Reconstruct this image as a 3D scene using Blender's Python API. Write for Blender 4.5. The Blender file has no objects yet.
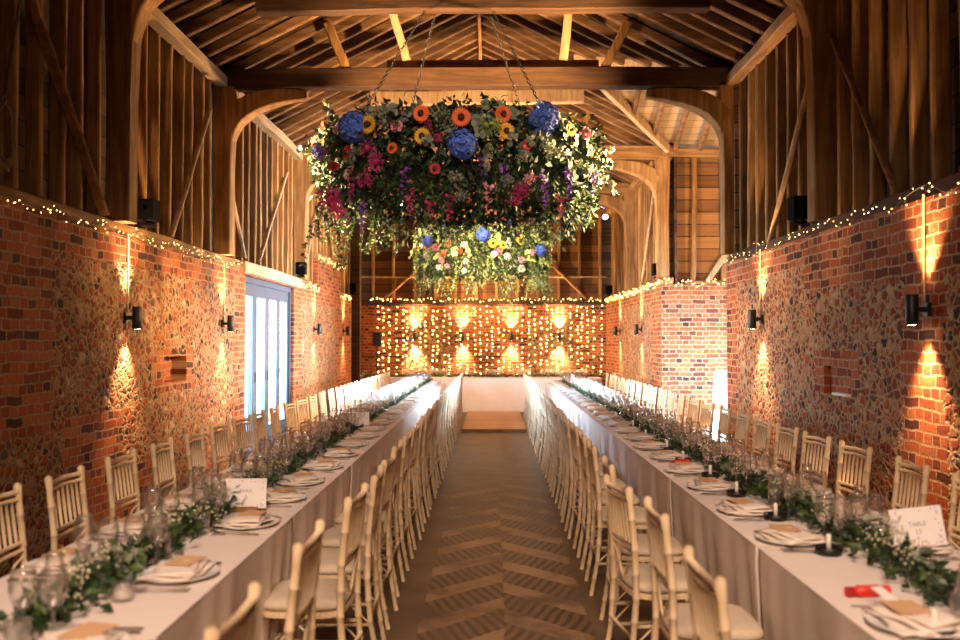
import bpy, math, random
from mathutils import Vector, Matrix, Euler
PI = math.pi
random.seed(11)
sc = bpy.context.scene
COL = sc.collection
R = random.Random(5)

# ------------------------------------------------------------------ object helpers
def tag(o, label=None, cat=None, group=None, kind=None):
    if label: o['label'] = label
    if cat: o['category'] = cat
    if group: o['group'] = group
    if kind: o['kind'] = kind
    return o

def empty(name, loc=(0, 0, 0), rz=0.0, label=None, cat=None, group=None, kind=None):
    o = bpy.data.objects.new(name, None); COL.objects.link(o)
    o.empty_display_size = .1
    o.location = loc; o.rotation_euler = (0, 0, rz)
    return tag(o, label, cat, group, kind)

def kids(o):
    return [c for c in KIDS.get(o.name, [])]
KIDS = {}
def setparent(o, p):
    o.parent = p
    KIDS.setdefault(p.name, []).append(o)

class MB:
    def __init__(s): s.v = []; s.f = []; s.m = []; s.sm = []
    def add(s, vs, fs, mi=0, smooth=False):
        b = len(s.v); s.v.extend([tuple(v) for v in vs])
        for f in fs:
            s.f.append(tuple(i + b for i in f)); s.m.append(mi); s.sm.append(smooth)
    def box(s, c, d, mi=0, rot=None):
        hx, hy, hz = d[0] / 2, d[1] / 2, d[2] / 2
        vs = [Vector((x, y, z)) for x in (-hx, hx) for y in (-hy, hy) for z in (-hz, hz)]
        if rot is not None: vs = [rot @ v for v in vs]
        c = Vector(c); vs = [v + c for v in vs]
        s.add(vs, [(0, 1, 3, 2), (4, 6, 7, 5), (0, 4, 5, 1), (2, 3, 7, 6), (0, 2, 6, 4), (1, 5, 7, 3)], mi)
    def cbox(s, c, d, ch=.004, mi=0, rot=None):
        # box with chamfered vertical section, swept along x
        x, y, z = d
        s.sweep([(-x / 2, 0, 0), (x / 2, 0, 0)], y, z, ch, mi, base=c, rot=rot)
    def sweep(s, path, w, h, ch=.01, mi=0, up=(0, 0, 1), base=(0, 0, 0), rot=None, jit=0, taper=None, smooth=False):
        # rectangular chamfered section swept along a path; w across, h along up
        n = len(path); P = [Vector(p) for p in path]; base = Vector(base)
        rings = []
        for i, p in enumerate(P):
            t = (P[min(i + 1, n - 1)] - P[max(i - 1, 0)]).normalized()
            u = Vector(up)
            if abs(t.dot(u)) > .97: u = Vector((0, 1, 0)) if abs(t.y) < .9 else Vector((1, 0, 0))
            sd = t.cross(u).normalized(); u = sd.cross(t).normalized()
            k = taper[i] if taper else 1
            a = w / 2 * k; b = h / 2 * k
            pts = [(a - ch, b), (a, b - ch), (a, -b + ch), (a - ch, -b), (-a + ch, -b), (-a, -b + ch), (-a, b - ch), (-a + ch, b)]
            jj = Vector((0, 0, 0))
            if jit: jj = sd * R.uniform(-jit, jit) + u * R.uniform(-jit, jit)
            ring = [p + jj + sd * x + u * y for x, y in pts]
            if rot is not None: ring = [rot @ v for v in ring]
            rings.append([v + base for v in ring])
        vs = [v for r in rings for v in r]
        fs = []
        for i in range(n - 1):
            for k in range(8):
                a = i * 8 + k; b = i * 8 + (k + 1) % 8
                fs.append((a, b, b + 8, a + 8))
        fs.append(tuple(range(8))); fs.append(tuple(reversed(range((n - 1) * 8, n * 8))))
        s.add(vs, fs, mi, smooth)
    def tube(s, path, rad, n=8, mi=0, caps=True, smooth=True):
        P = [Vector(p) for p in path]; m = len(P)
        if not hasattr(rad, '__len__'): rad = [rad] * m
        t0 = (P[1] - P[0]).normalized()
        u = Vector((0, 0, 1)) if abs(t0.z) < .9 else Vector((1, 0, 0))
        vs = []; fs = []
        for i, p in enumerate(P):
            t = (P[min(i + 1, m - 1)] - P[max(i - 1, 0)]).normalized()
            a = t.cross(u)
            if a.length < 1e-4: a = t.orthogonal()
            a.normalize(); b = a.cross(t).normalized(); u = b if b.length > 0 else u
            for k in range(n):
                an = 2 * PI * k / n
                vs.append(p + (a * math.cos(an) + b * math.sin(an)) * rad[i])
        for i in range(m - 1):
            for k in range(n):
                x = i * n + k; y = i * n + (k + 1) % n
                fs.append((x, y, y + n, x + n))
        if caps:
            fs.append(tuple(range(n))); fs.append(tuple(reversed(range((m - 1) * n, m * n))))
        s.add(vs, fs, mi, smooth)
    def lathe(s, prof, n=12, c=(0, 0, 0), mi=0, smooth=True, sx=1, sy=1):
        vs = []; fs = []; c = Vector(c); m = len(prof)
        for r, z in prof:
            for k in range(n):
                a = 2 * PI * k / n
                vs.append(c + Vector((r * math.cos(a) * sx, r * math.sin(a) * sy, z)))
        for i in range(m - 1):
            for k in range(n):
                x = i * n + k; y = i * n + (k + 1) % n
                fs.append((x, y, y + n, x + n))
        s.add(vs, fs, mi, smooth)
    def disc(s, r, z, n=16, c=(0, 0, 0), mi=0):
        c = Vector(c)
        s.add([c + Vector((r * math.cos(2 * PI * k / n), r * math.sin(2 * PI * k / n), z)) for k in range(n)], [tuple(range(n))], mi)
    def octa(s, c, r, mi=0):
        c = Vector(c)
        vs = [c + Vector(d) * r for d in ((1, 0, 0), (-1, 0, 0), (0, 1, 0), (0, -1, 0), (0, 0, 1), (0, 0, -1))]
        s.add(vs, [(0, 2, 4), (2, 1, 4), (1, 3, 4), (3, 0, 4), (2, 0, 5), (1, 2, 5), (3, 1, 5), (0, 3, 5)], mi, True)
    def leaf(s, base, d, nrm, L, W, mi=0, fold=.25, rnd=False):
        base = Vector(base); d = Vector(d).normalized(); nrm = Vector(nrm)
        sd = d.cross(nrm)
        if sd.length < 1e-3: sd = d.orthogonal()
        sd.normalize(); n2 = sd.cross(d).normalized()
        if rnd:
            vs = [base, base + d * L * .25 + sd * W * .42 + n2 * W * fold * .5, base + d * L * .65 + sd * W * .5 + n2 * W * fold * .5, base + d * L * .95 + sd * W * .2,
                  base + d * L * .95 - sd * W * .2, base + d * L * .65 - sd * W * .5 + n2 * W * fold * .5, base + d * L * .25 - sd * W * .42 + n2 * W * fold * .5]
            s.add(vs, [(0, 1, 2, 3, 4, 5, 6)], mi)
        else:
            vs = [base, base + d * L * .4 + sd * W * .5 + n2 * W * fold, base + d * L - n2 * L * .12, base + d * L * .4 - sd * W * .5 + n2 * W * fold, base + d * L * .45]
            s.add(vs, [(0, 1, 4), (1, 2, 4), (2, 3, 4), (3, 0, 4)], mi)
    def build(s, name, mats, parent=None, label=None, cat=None, group=None, kind=None, loc=None, rz=None):
        me = bpy.data.meshes.new(name)
        me.from_pydata(s.v, [], s.f); me.validate(clean_customdata=False)
        if not isinstance(mats, (list, tuple)): mats = [mats]
        for m in mats: me.materials.append(m)
        if len(me.polygons) == len(s.f):
            me.polygons.foreach_set('material_index', s.m)
            me.polygons.foreach_set('use_smooth', s.sm)
        me.update()
        o = bpy.data.objects.new(name, me); COL.objects.link(o)
        if parent: setparent(o, parent)
        if loc is not None: o.location = loc
        if rz is not None: o.rotation_euler = (0, 0, rz)
        return tag(o, label, cat, group, kind)

def copy_tree(o, loc=None, rz=None, label=None, group=None, parent=None):
    c = o.copy(); COL.objects.link(c)
    if parent: setparent(c, parent)
    if loc is not None: c.location = loc
    if rz is not None: c.rotation_euler = (0, 0, rz)
    if label: c['label'] = label
    if group: c['group'] = group
    for ch in kids(o): copy_tree(ch, parent=c)
    return c

USED = set()
def place(proto, loc, rz, label, group=None):
    """first use moves the prototype itself, then copies"""
    if proto.name not in USED:
        USED.add(proto.name)
        proto.location = loc; proto.rotation_euler = (0, 0, rz); proto['label'] = label
        if group: proto['group'] = group
        return proto
    return copy_tree(proto, loc, rz, label, group)

ORD = ['', 'first', 'second', 'third', 'fourth', 'fifth', 'sixth', 'seventh', 'eighth', 'ninth', 'tenth', 'eleventh', 'twelfth', 'thirteenth',
       'fourteenth', 'fifteenth', 'sixteenth', 'seventeenth', 'eighteenth', 'nineteenth', 'twentieth', 'twenty-first', 'twenty-second', 'twenty-third',
       'twenty-fourth', 'twenty-fifth', 'twenty-sixth', 'twenty-seventh', 'twenty-eighth', 'twenty-ninth', 'thirtieth', 'thirty-first', 'thirty-second',
       'thirty-third', 'thirty-fourth', 'thirty-fifth', 'thirty-sixth', 'thirty-seventh', 'thirty-eighth', 'thirty-ninth', 'fortieth', 'forty-first', 'forty-second', 'forty-third', 'forty-fourth', 'forty-fifth', 'forty-sixth', 'forty-seventh', 'forty-eighth', 'forty-ninth', 'fiftieth'] + ['fifty-' + x for x in ('first', 'second', 'third', 'fourth', 'fifth', 'sixth', 'seventh', 'eighth', 'ninth')] + ['sixtieth'] + ['sixty-' + x for x in ('first', 'second', 'third', 'fourth', 'fifth', 'sixth', 'seventh', 'eighth', 'ninth')] + ['seventieth'] + ['seventy-' + x for x in ('first', 'second', 'third', 'fourth', 'fifth', 'sixth', 'seventh', 'eighth', 'ninth')]

# ------------------------------------------------------------------ materials
def nt(name):
    m = bpy.data.materials.new(name); m.use_nodes = True
    t = m.node_tree; b = t.nodes['Principled BSDF']
    return m, t, b
class G:
    """tiny node-graph helper"""
    def __init__(s, t): s.t = t
    def n(s, ty, **kw):
        x = s.t.nodes.new(ty)
        for k, v in kw.items(): setattr(x, k, v)
        return x
    def L(s, a, b): s.t.links.new(a, b)
    def setin(s, sock, v):
        if hasattr(v, 'is_output') or isinstance(v, bpy.types.NodeSocket): s.L(v, sock)
        else: sock.default_value = v
    def math(s, op, a, b=None, c=None, clamp=False):
        x = s.n('ShaderNodeMath', operation=op); x.use_clamp = clamp
        s.setin(x.inputs[0], a)
        if b is not None: s.setin(x.inputs[1], b)
        if c is not None: s.setin(x.inputs[2], c)
        return x.outputs[0]
    def mix(s, f, a, b, mode='MIX'):
        x = s.n('ShaderNodeMix', data_type='RGBA', blend_type=mode)
        s.setin(x.inputs[0], f)
        s.setin(x.inputs[6], a if isinstance(a, bpy.types.NodeSocket) else (*a, 1))
        s.setin(x.inputs[7], b if isinstance(b, bpy.types.NodeSocket) else (*b, 1))
        return x.outputs[2]
    def noise(s, vec, scale, detail=3, rough=.55, dist=0):
        x = s.n('ShaderNodeTexNoise'); s.L(vec, x.inputs['Vector'])
        x.inputs['Scale'].default_value = scale; x.inputs['Detail'].default_value = detail
        x.inputs['Roughness'].default_value = rough; x.inputs['Distortion'].default_value = dist
        return x
    def ramp(s, f, stops, interp='LINEAR'):
        x = s.n('ShaderNodeValToRGB'); x.color_ramp.interpolation = interp
        e = x.color_ramp.elements
        while len(e) > 1: e.remove(e[-1])
        e[0].position = stops[0][0]; e[0].color = (*stops[0][1], 1)
        for p, c in stops[1:]:
            k = e.new(p); k.color = (*c, 1)
        s.setin(x.inputs[0], f)
        return x.outputs[0]
    def map(s, vec, scale=(1, 1, 1), loc=(0, 0, 0), rot=(0, 0, 0)):
        x = s.n('ShaderNodeMapping'); s.L(vec, x.inputs[0])
        x.inputs['Scale'].default_value = scale; x.inputs['Location'].default_value = loc; x.inputs['Rotation'].default_value = rot
        return x.outputs[0]
    def bump(s, h, st, d=.02):
        x = s.n('ShaderNodeBump'); x.inputs['Strength'].default_value = st; x.inputs['Distance'].default_value = d
        s.L(h, x.inputs['Height']); return x.outputs[0]

def simple(name, col, rough=.6, metal=0, var=.0, scale=20, sheen=0, spec=None, bump=0, trans=0):
    m, t, b = nt(name); g = G(t)
    b.inputs['Roughness'].default_value = rough; b.inputs['Metallic'].default_value = metal
    if spec is not None: b.inputs['Specular IOR Level'].default_value = spec
    tc = g.n('ShaderNodeTexCoord')
    n = g.noise(tc.outputs['Object'], scale, 4)
    oi = g.n('ShaderNodeObjectInfo')
    lo = tuple(c * (1 - var) for c in col); hi = tuple(min(1, c * (1 + var)) for c in col)
    f = g.math('ADD', g.math('MULTIPLY', n.outputs[0], .7), g.math('MULTIPLY', oi.outputs['Random'], .3))
    c = g.ramp(f, [(.3, lo), (.7, hi)])
    g.L(c, b.inputs['Base Color'])
    if bump: g.L(g.bump(n.outputs[0], bump, .005), b.inputs['Normal'])
    if trans:
        b.inputs['Subsurface Weight'].default_value = trans
        b.inputs['Subsurface Radius'].default_value = (.02, .02, .01)
    return m

def wood(name, c1, c2, c3, axis='Z', rough=.75, sc_=1.0, bump=.35, wvar=.35):
    """weathered timber, grain along the given object axis"""
    m, t, b = nt(name); g = G(t)
    tc = g.n('ShaderNodeTexCoord'); oi = g.n('ShaderNodeObjectInfo')
    off = g.n('ShaderNodeVectorMath', operation='ADD'); g.L(tc.outputs['Object'], off.inputs[0])
    cx = g.n('ShaderNodeCombineXYZ')
    r7 = g.math('MULTIPLY', oi.outputs['Random'], 37.)
    for i in range(3): g.L(r7, cx.inputs[i])
    g.L(cx.outputs[0], off.inputs[1])
    s = {'X': (1.2, 16, 16), 'Y': (16, 1.2, 16), 'Z': (16, 16, 1.2)}[axis]
    v = g.map(off.outputs[0], tuple(k * sc_ for k in s))
    n1 = g.noise(v, 1.0, 5, .65, .4)
    n2 = g.noise(off.outputs[0], 1.7, 3, .6)
    n3 = g.noise(v, 4.0, 2, .5)
    f = g.math('ADD', g.math('MULTIPLY', n1.outputs[0], .75), g.math('MULTIPLY', n2.outputs[0], .35))
    c = g.ramp(f, [(.32, c1), (.52, c2), (.72, c3)])
    k = g.math('ADD', 1 - wvar / 2, g.math('MULTIPLY', oi.outputs['Random'], wvar))
    hs = g.n('ShaderNodeHueSaturation'); g.L(c, hs.inputs['Color']); g.L(k, hs.inputs['Value'])
    g.L(hs.outputs[0], b.inputs['Base Color'])
    b.inputs['Roughness'].default_value = rough
    b.inputs['Specular IOR Level'].default_value = .25
    h = g.math('ADD', n1.outputs[0], g.math('MULTIPLY', n3.outputs[0], .4))
    g.L(g.bump(h, bump, .012), b.inputs['Normal'])
    return m

def boards(name, axis_u, axis_v, pitch, c1, c2, gap=.06, rough=.8):
    """boards running along axis_u, stacked along axis_v"""
    m, t, b = nt(name); g = G(t)
    tc = g.n('ShaderNodeTexCoord'); sp = g.n('ShaderNodeSeparateXYZ'); g.L(tc.outputs['Object'], sp.inputs[0])
    V = sp.outputs['XYZ'.index(axis_v)]
    row = g.math('DIVIDE', V, pitch); fl = g.math('FLOOR', row); fr = g.math('FRACT', row)
    wn = g.n('ShaderNodeTexWhiteNoise', noise_dimensions='1D'); g.L(fl, wn.inputs['W'])
    s = [14, 14, 14]; s['XYZ'.index(axis_u)] = .9
    n1 = g.noise(g.map(tc.outputs['Object'], tuple(s)), 1, 5, .65, .3)
    n2 = g.noise(tc.outputs['Object'], 1.3, 3)
    f = g.math('ADD', g.math('MULTIPLY', n1.outputs[0], .5), g.math('ADD', g.math('MULTIPLY', wn.outputs[0], .3), g.math('MULTIPLY', n2.outputs[0], .2)))
    c = g.ramp(f, [(.3, c1), (.7, c2)])
    gm = g.math('LESS_THAN', fr, gap)
    c = g.mix(gm, c, (.008, .005, .003))
    g.L(c, b.inputs['Base Color']); b.inputs['Roughness'].default_value = rough; b.inputs['Specular IOR Level'].default_value = .2
    h = g.math('SUBTRACT', g.math('ADD', g.math('MULTIPLY', fr, -.5), g.math('MULTIPLY', n1.outputs[0], .3)), gm)
    g.L(g.bump(h, .6, .02), b.inputs['Normal'])
    return m

def masonry(name, ax, rects, red=1.0):
    """flint and brick rubble with panels (u0,u1,z0,z1) of coursed brick; ax = horizontal axis of the wall"""
    m, t, b = nt(name); g = G(t)
    tc = g.n('ShaderNodeTexCoord'); sp = g.n('ShaderNodeSeparateXYZ'); g.L(tc.outputs['Object'], sp.inputs[0])
    U = sp.outputs['XYZ'.index(ax)]; Z = sp.outputs[2]
    cb = g.n('ShaderNodeCombineXYZ'); g.L(U, cb.inputs[0]); g.L(Z, cb.inputs[1])
    P = cb.outputs[0]
    # wobble
    nz = g.noise(P, 6, 3); sub = g.n('ShaderNodeVectorMath', operation='SUBTRACT'); g.L(nz.outputs['Color'], sub.inputs[0]); sub.inputs[1].default_value = (.5, .5, .5)
    sl = g.n('ShaderNodeVectorMath', operation='SCALE'); g.L(sub.outputs[0], sl.inputs[0]); sl.inputs['Scale'].default_value = .045
    ad = g.n('ShaderNodeVectorMath', operation='ADD'); g.L(P, ad.inputs[0]); g.L(sl.outputs[0], ad.inputs[1])
    PW = ad.outputs[0]
    # coursed brick
    br = g.n('ShaderNodeTexBrick'); br.offset = .5; br.squash = .5; br.squash_frequency = 2
    g.L(PW, br.inputs['Vector']); br.inputs['Scale'].default_value = 1
    br.inputs['Brick Width'].default_value = .225; br.inputs['Row Height'].default_value = .076
    br.inputs['Mortar Size'].default_value = .0085; br.inputs['Mortar Smooth'].default_value = .25
    br.inputs['Color1'].default_value = (0, 0, 0, 1); br.inputs['Color2'].default_value = (1, 1, 1, 1); br.inputs['Bias'].default_value = 0
    bc = g.ramp(br.outputs['Color'], [(.0, (.06, .022, .018)), (.15, (.19, .042, .018)), (.55, (.38, .085, .025)), (.85, (.50, .14, .04)), (1, (.36, .15, .07))])
    n4 = g.noise(P, 45, 3, .7)
    bc = g.mix(.55, bc, g.ramp(n4.outputs[0], [(.3, (.35, .35, .35)), (.7, (1, 1, 1))]), 'MULTIPLY')
    mk = .85 if red > 1 else 1.0
    mort = g.ramp(g.noise(P, 30, 3).outputs[0], [(.3, (.26 * mk, .155 * mk, .08 * mk)), (.7, (.54 * mk, .355 * mk, .20 * mk))])
    brick_c = g.mix(br.outputs['Fac'], bc, mort)
    # rubble
    nz2 = g.noise(P, 21, 2); sb2 = g.n('ShaderNodeVectorMath', operation='SUBTRACT'); g.L(nz2.outputs['Color'], sb2.inputs[0]); sb2.inputs[1].default_value = (.5, .5, .5)
    sl2 = g.n('ShaderNodeVectorMath', operation='SCALE'); g.L(sb2.outputs[0], sl2.inputs[0]); sl2.inputs['Scale'].default_value = .055
    ad2 = g.n('ShaderNodeVectorMath', operation='ADD'); g.L(PW, ad2.inputs[0]); g.L(sl2.outputs[0], ad2.inputs[1])
    vm = g.map(ad2.outputs[0], (1.0, 1.35, 1), rot=(0, 0, .5 if ax == 'Y' and red > 1 else 0))
    vo = g.n('ShaderNodeTexVoronoi', feature='F1'); g.L(vm, vo.inputs['Vector']); vo.inputs['Scale'].default_value = 11.5
    ve = g.n('ShaderNodeTexVoronoi', feature='DISTANCE_TO_EDGE'); g.L(vm, ve.inputs['Vector']); ve.inputs['Scale'].default_value = 11.5
    sc3 = g.n('ShaderNodeSeparateColor'); g.L(vo.outputs['Color'], sc3.inputs[0])
    rc = g.ramp(sc3.outputs[0], [(0, (.035, .025, .022)), (.06, (.15, .075, .045)), (.15, (.25, .055, .02)), (.42, (.37, .095, .03)), (.64, (.20, .048, .02)), (.82, (.40, .20, .10)), (.92, (.52, .36, .21)), (.97, (.12, .11, .10))], 'CONSTANT')
    rc = g.mix(.35, rc, g.ramp(n4.outputs[0], [(.3, (.4, .4, .4)), (.7, (1, 1, 1))]), 'MULTIPLY')
    thr = g.math('ADD', .05, g.math('MULTIPLY', g.math('SUBTRACT', g.noise(P, 5, 3).outputs[0], .42), .30))
    em = g.math('SUBTRACT', ve.outputs['Distance'], thr)
    stone = g.math('MULTIPLY', em, 12., clamp=True)
    rub = g.mix(stone, mort, rc)
    # panels
    un = g.math('ADD', U, g.math('MULTIPLY', g.math('SUBTRACT', g.noise(P, 9, 2).outputs[0], .5), .35))
    zn = g.math('ADD', Z, g.math('MULTIPLY', g.math('SUBTRACT', g.noise(g.map(P, loc=(7, 3, 0)), 6, 2).outputs[0], .5), .22))
    mask = None
    for (u0, u1, z0, z1) in rects:
        a = g.math('MINIMUM', g.math('SUBTRACT', un, u0), g.math('SUBTRACT', u1, un))
        c = g.math('MINIMUM', g.math('SUBTRACT', zn, z0), g.math('SUBTRACT', z1, zn))
        d = g.math('MINIMUM', a, c)
        mask = d if mask is None else g.math('MAXIMUM', mask, d)
    if mask is None: fm = 0.0
    else: fm = g.math('GREATER_THAN', mask, 0.0)
    # stray bricks among the rubble
    col = g.mix(fm, rub, brick_c)
    # slow tonal change
    n6 = g.noise(P, .9, 4)
    col = g.mix(.5, col, g.ramp(n6.outputs[0], [(.3, (.6, .55, .52)), (.7, (1, 1, 1))]), 'MULTIPLY')
    g.L(col, b.inputs['Base Color']); b.inputs['Roughness'].default_value = .85; b.inputs['Specular IOR Level'].default_value = .25
    hb = g.math('SUBTRACT', 1, br.outputs['Fac'])
    hr = g.math('MULTIPLY', g.math('MINIMUM', g.math('MULTIPLY', em, 5.), 1.), 1.5)
    mh = g.n('ShaderNodeMix', data_type='FLOAT'); g.setin(mh.inputs[0], fm); g.L(hr, mh.inputs[2]); g.L(hb, mh.inputs[3])
    h = g.math('ADD', mh.outputs[0], g.math('MULTIPLY', n4.outputs[0], .5))
    g.L(g.bump(h, .6, .02), b.inputs['Normal'])
    return m

def emis(name, col, st, sample=True):
    m = bpy.data.materials.new(name); m.use_nodes = True; t = m.node_tree; t.nodes.clear()
    e = t.nodes.new('ShaderNodeEmission'); o = t.nodes.new('ShaderNodeOutputMaterial')
    e.inputs[0].default_value = (*col, 1); e.inputs[1].default_value = st
    t.links.new(e.outputs[0], o.inputs[0])
    if not sample: m.cycles.emission_sampling = 'NONE'
    return m

def glassmat(name, tint=(1, 1, 1), refl=.25, rough=.02, milk=0):
    m = bpy.data.materials.new(name); m.use_nodes = True; t = m.node_tree; t.nodes.clear(); g = G(t)
    tr = g.n('ShaderNodeBsdfTransparent'); tr.inputs[0].default_value = (*tint, 1)
    gl = g.n('ShaderNodeBsdfGlossy'); gl.inputs['Roughness'].default_value = rough
    lw = g.n('ShaderNodeLayerWeight'); lw.inputs[0].default_value = refl
    mx = g.n('ShaderNodeMixShader'); o = g.n('ShaderNodeOutputMaterial')
    g.L(lw.outputs['Facing'], mx.inputs[0]); df = g.n('ShaderNodeBsdfDiffuse'); df.inputs[0].default_value = (1, .96, .93, 1); m2 = g.n('ShaderNodeMixShader'); m2.inputs[0].default_value = milk
    g.L(tr.outputs[0], m2.inputs[1]); g.L(df.outputs[0], m2.inputs[2])
    g.L(m2.outputs[0], mx.inputs[1]); g.L(gl.outputs[0], mx.inputs[2]); g.L(mx.outputs[0], o.inputs[0])
    return m

OAK1, OAK2, OAK3 = (.10, .048, .017), (.26, .130, .045), (.46, .265, .105)
M = {}
M['oakX'] = wood('oak_x', OAK1, OAK2, OAK3, 'X')
M['oakY'] = wood('oak_y', OAK1, OAK2, OAK3, 'Y')
M['oakZ'] = wood('oak_z', OAK1, OAK2, OAK3, 'Z', wvar=.5)
M['dark_oak'] = wood('dark_oak_x', (.022, .011, .006), (.055, .026, .012), (.10, .05, .024), 'X')
M['dark_oakY'] = wood('dark_oak_y', (.022, .011, .006), (.055, .026, .012), (.10, .05, .024), 'Y')
M['pale_oakY'] = wood('pale_oak_y', (.20, .12, .06), (.42, .28, .15), (.60, .42, .25), 'Y')
M['pale_oak'] = wood('pale_oak', (.20, .12, .06), (.40, .26, .14), (.58, .40, .24), 'Z')
M['rafter'] = wood('rafter', (.045, .022, .010), (.14, .07, .03), (.28, .15, .07), 'X', wvar=.6)
M['chairwood'] = wood('limewashed_beech', (.54, .37, .20), (.72, .54, .34), (.83, .67, .46), 'Z', rough=.5, bump=.1, wvar=.15, sc_=2)
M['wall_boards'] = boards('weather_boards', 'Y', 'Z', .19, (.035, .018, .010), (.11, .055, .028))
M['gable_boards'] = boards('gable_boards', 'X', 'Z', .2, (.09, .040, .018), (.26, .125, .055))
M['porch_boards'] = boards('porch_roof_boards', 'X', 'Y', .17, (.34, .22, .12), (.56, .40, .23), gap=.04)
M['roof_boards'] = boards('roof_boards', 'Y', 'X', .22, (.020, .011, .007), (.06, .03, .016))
M['black'] = simple('black_metal', (.006, .006, .006), .45, .0, .2)
M['cushion'] = simple('ivory_cushion', (.60, .50, .38), .85, 0, .08, 30, bump=.1)
M['white_wood'] = simple('white_paint', (.78, .76, .72), .6, 0, .05)
M['grey_frame'] = simple('slate_grey_paint', (.045, .075, .12), .45, 0, .05)
M['cloth'] = simple('ivory_linen', (.82, .72, .67), .85, 0, .05, 6, bump=.25)
M['napkin'] = simple('blush_napkin', (.78, .68, .60), .85, 0, .06, 25, bump=.2)
M['kraft'] = simple('kraft_card', (.62, .38, .20), .75, 0, .08)
M['china'] = simple('white_china', (.80, .77, .74), .18, 0, .02)
M['steel'] = simple('cutlery_steel', (.62, .56, .50), .22, 1.0, .05)
M['card'] = simple('white_card', (.84, .80, .80), .7, 0, .02)
M['ink'] = simple('grey_ink', (.30, .28, .32), .7, 0, .02)
M['lilac'] = simple('lilac_print', (.52, .44, .62), .7, 0, .2)
M['wax'] = simple('candle_wax', (.85, .80, .72), .5, 0, .02, trans=.2)
M['red'] = simple('red_paper', (.62, .02, .015), .45, 0, .1)
M['gold'] = simple('brass', (.70, .45, .16), .3, 1.0, .1)
M['drink'] = simple('dark_liquid', (.02, .008, .006), .1, 0, .1)
M['leaf_dark'] = simple('dark_green_leaf', (.022, .055, .018), .5, 0, .5, 5)
M['leaf_mid'] = simple('mid_green_leaf', (.055, .10, .022), .5, 0, .5, 5)
M['leaf_lime'] = simple('lime_green_leaf', (.34, .46, .14), .55, 0, .4, 5)
M['euc'] = simple('eucalyptus_leaf', (.20, .23, .16), .6, 0, .35, 6)
M['gyp'] = simple('cream_blossom', (.72, .66, .45), .7, 0, .2, 60)
M['stem'] = simple('stem_brown', (.06, .05, .02), .7, 0, .3)
M['blue'] = simple('blue_petals', (.075, .15, .56), .65, 0, .45, 60)
M['yellow'] = simple('yellow_petals', (.80, .42, .015), .6, 0, .15, 40)
M['orange'] = simple('orange_petals', (.78, .12, .02), .6, 0, .2, 40)
M['scarlet'] = simple('scarlet_petals', (.50, .025, .02), .6, 0, .3, 40)
M['pink'] = simple('pink_petals', (.68, .28, .34), .65, 0, .25, 40)
M['magenta'] = simple('magenta_petals', (.46, .03, .15), .65, 0, .45, 40)
M['purple'] = simple('purple_petals', (.21, .07, .42), .65, 0, .4, 40)
M['white_pet'] = simple('white_petals', (.75, .70, .62), .65, 0, .15, 40)
M['brown_c'] = simple('flower_centre', (.04, .018, .01), .8, 0, .3, 90)
M['glass'] = glassmat('clear_glass', (1, .985, .975), .24, .05, .02)
M['pane'] = glassmat('door_glass', (.96, .98, 1.0), .02)
M['bulb'] = emis('fairy_bulb', (1, .52, .14), 9, False)
M['bulb_curtain'] = emis('fairy_bulb_curtain', (1, .55, .15), 28, True)
M['lamp'] = emis('lamp_lens', (1, .66, .36), 40, False)
M['spotlens'] = emis('spot_lens', (1, .93, .8), 120, False)
M['housing'] = simple('matt_black_housing', (.003, .003, .003), .9, 0, .1, spec=.08)
M['wire'] = simple('dark_wire', (.02, .018, .012), .6, 0, .2)
M['rope'] = simple('old_rope', (.20, .13, .07), .9, 0, .3)
M['deck'] = boards('stage_planks', 'X', 'Y', .12, (.56, .25, .09), (.68, .34, .13), gap=.05, rough=.45)
M['lead'] = simple('grey_paving', (.25, .27, .28), .8, 0, .2)
M['hedge'] = simple('outdoor_wall', (.42, .50, .56), .9, 0, .1)

# ------------------------------------------------------------------ dimensions
XL, XR = -3.3, 2.86          # brick faces
XC = (-3.36 + 2.98) / 2      # ridge
ZW = 2.54                    # top of the brick walls
ZP = 4.80                    # plate top
YB, YE = -2.5, 22.6          # near and far ends of the barn
SL = .5                      # roof slope
HALF = 3.17
ZR = ZP + HALF * SL
TY0, TY1 = 11.0, 15.2        # porch bay on the right
TX = 6.4
TIES = [1.2, 4.5, 7.9, 10.95, 15.35, 18.9]
CW = 900.0
def at(x, y, Y):             # a photograph point at distance Y
    return Vector(((x - 492) * Y / CW, Y, 1.6 + (340 - y) * Y / CW))

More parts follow.
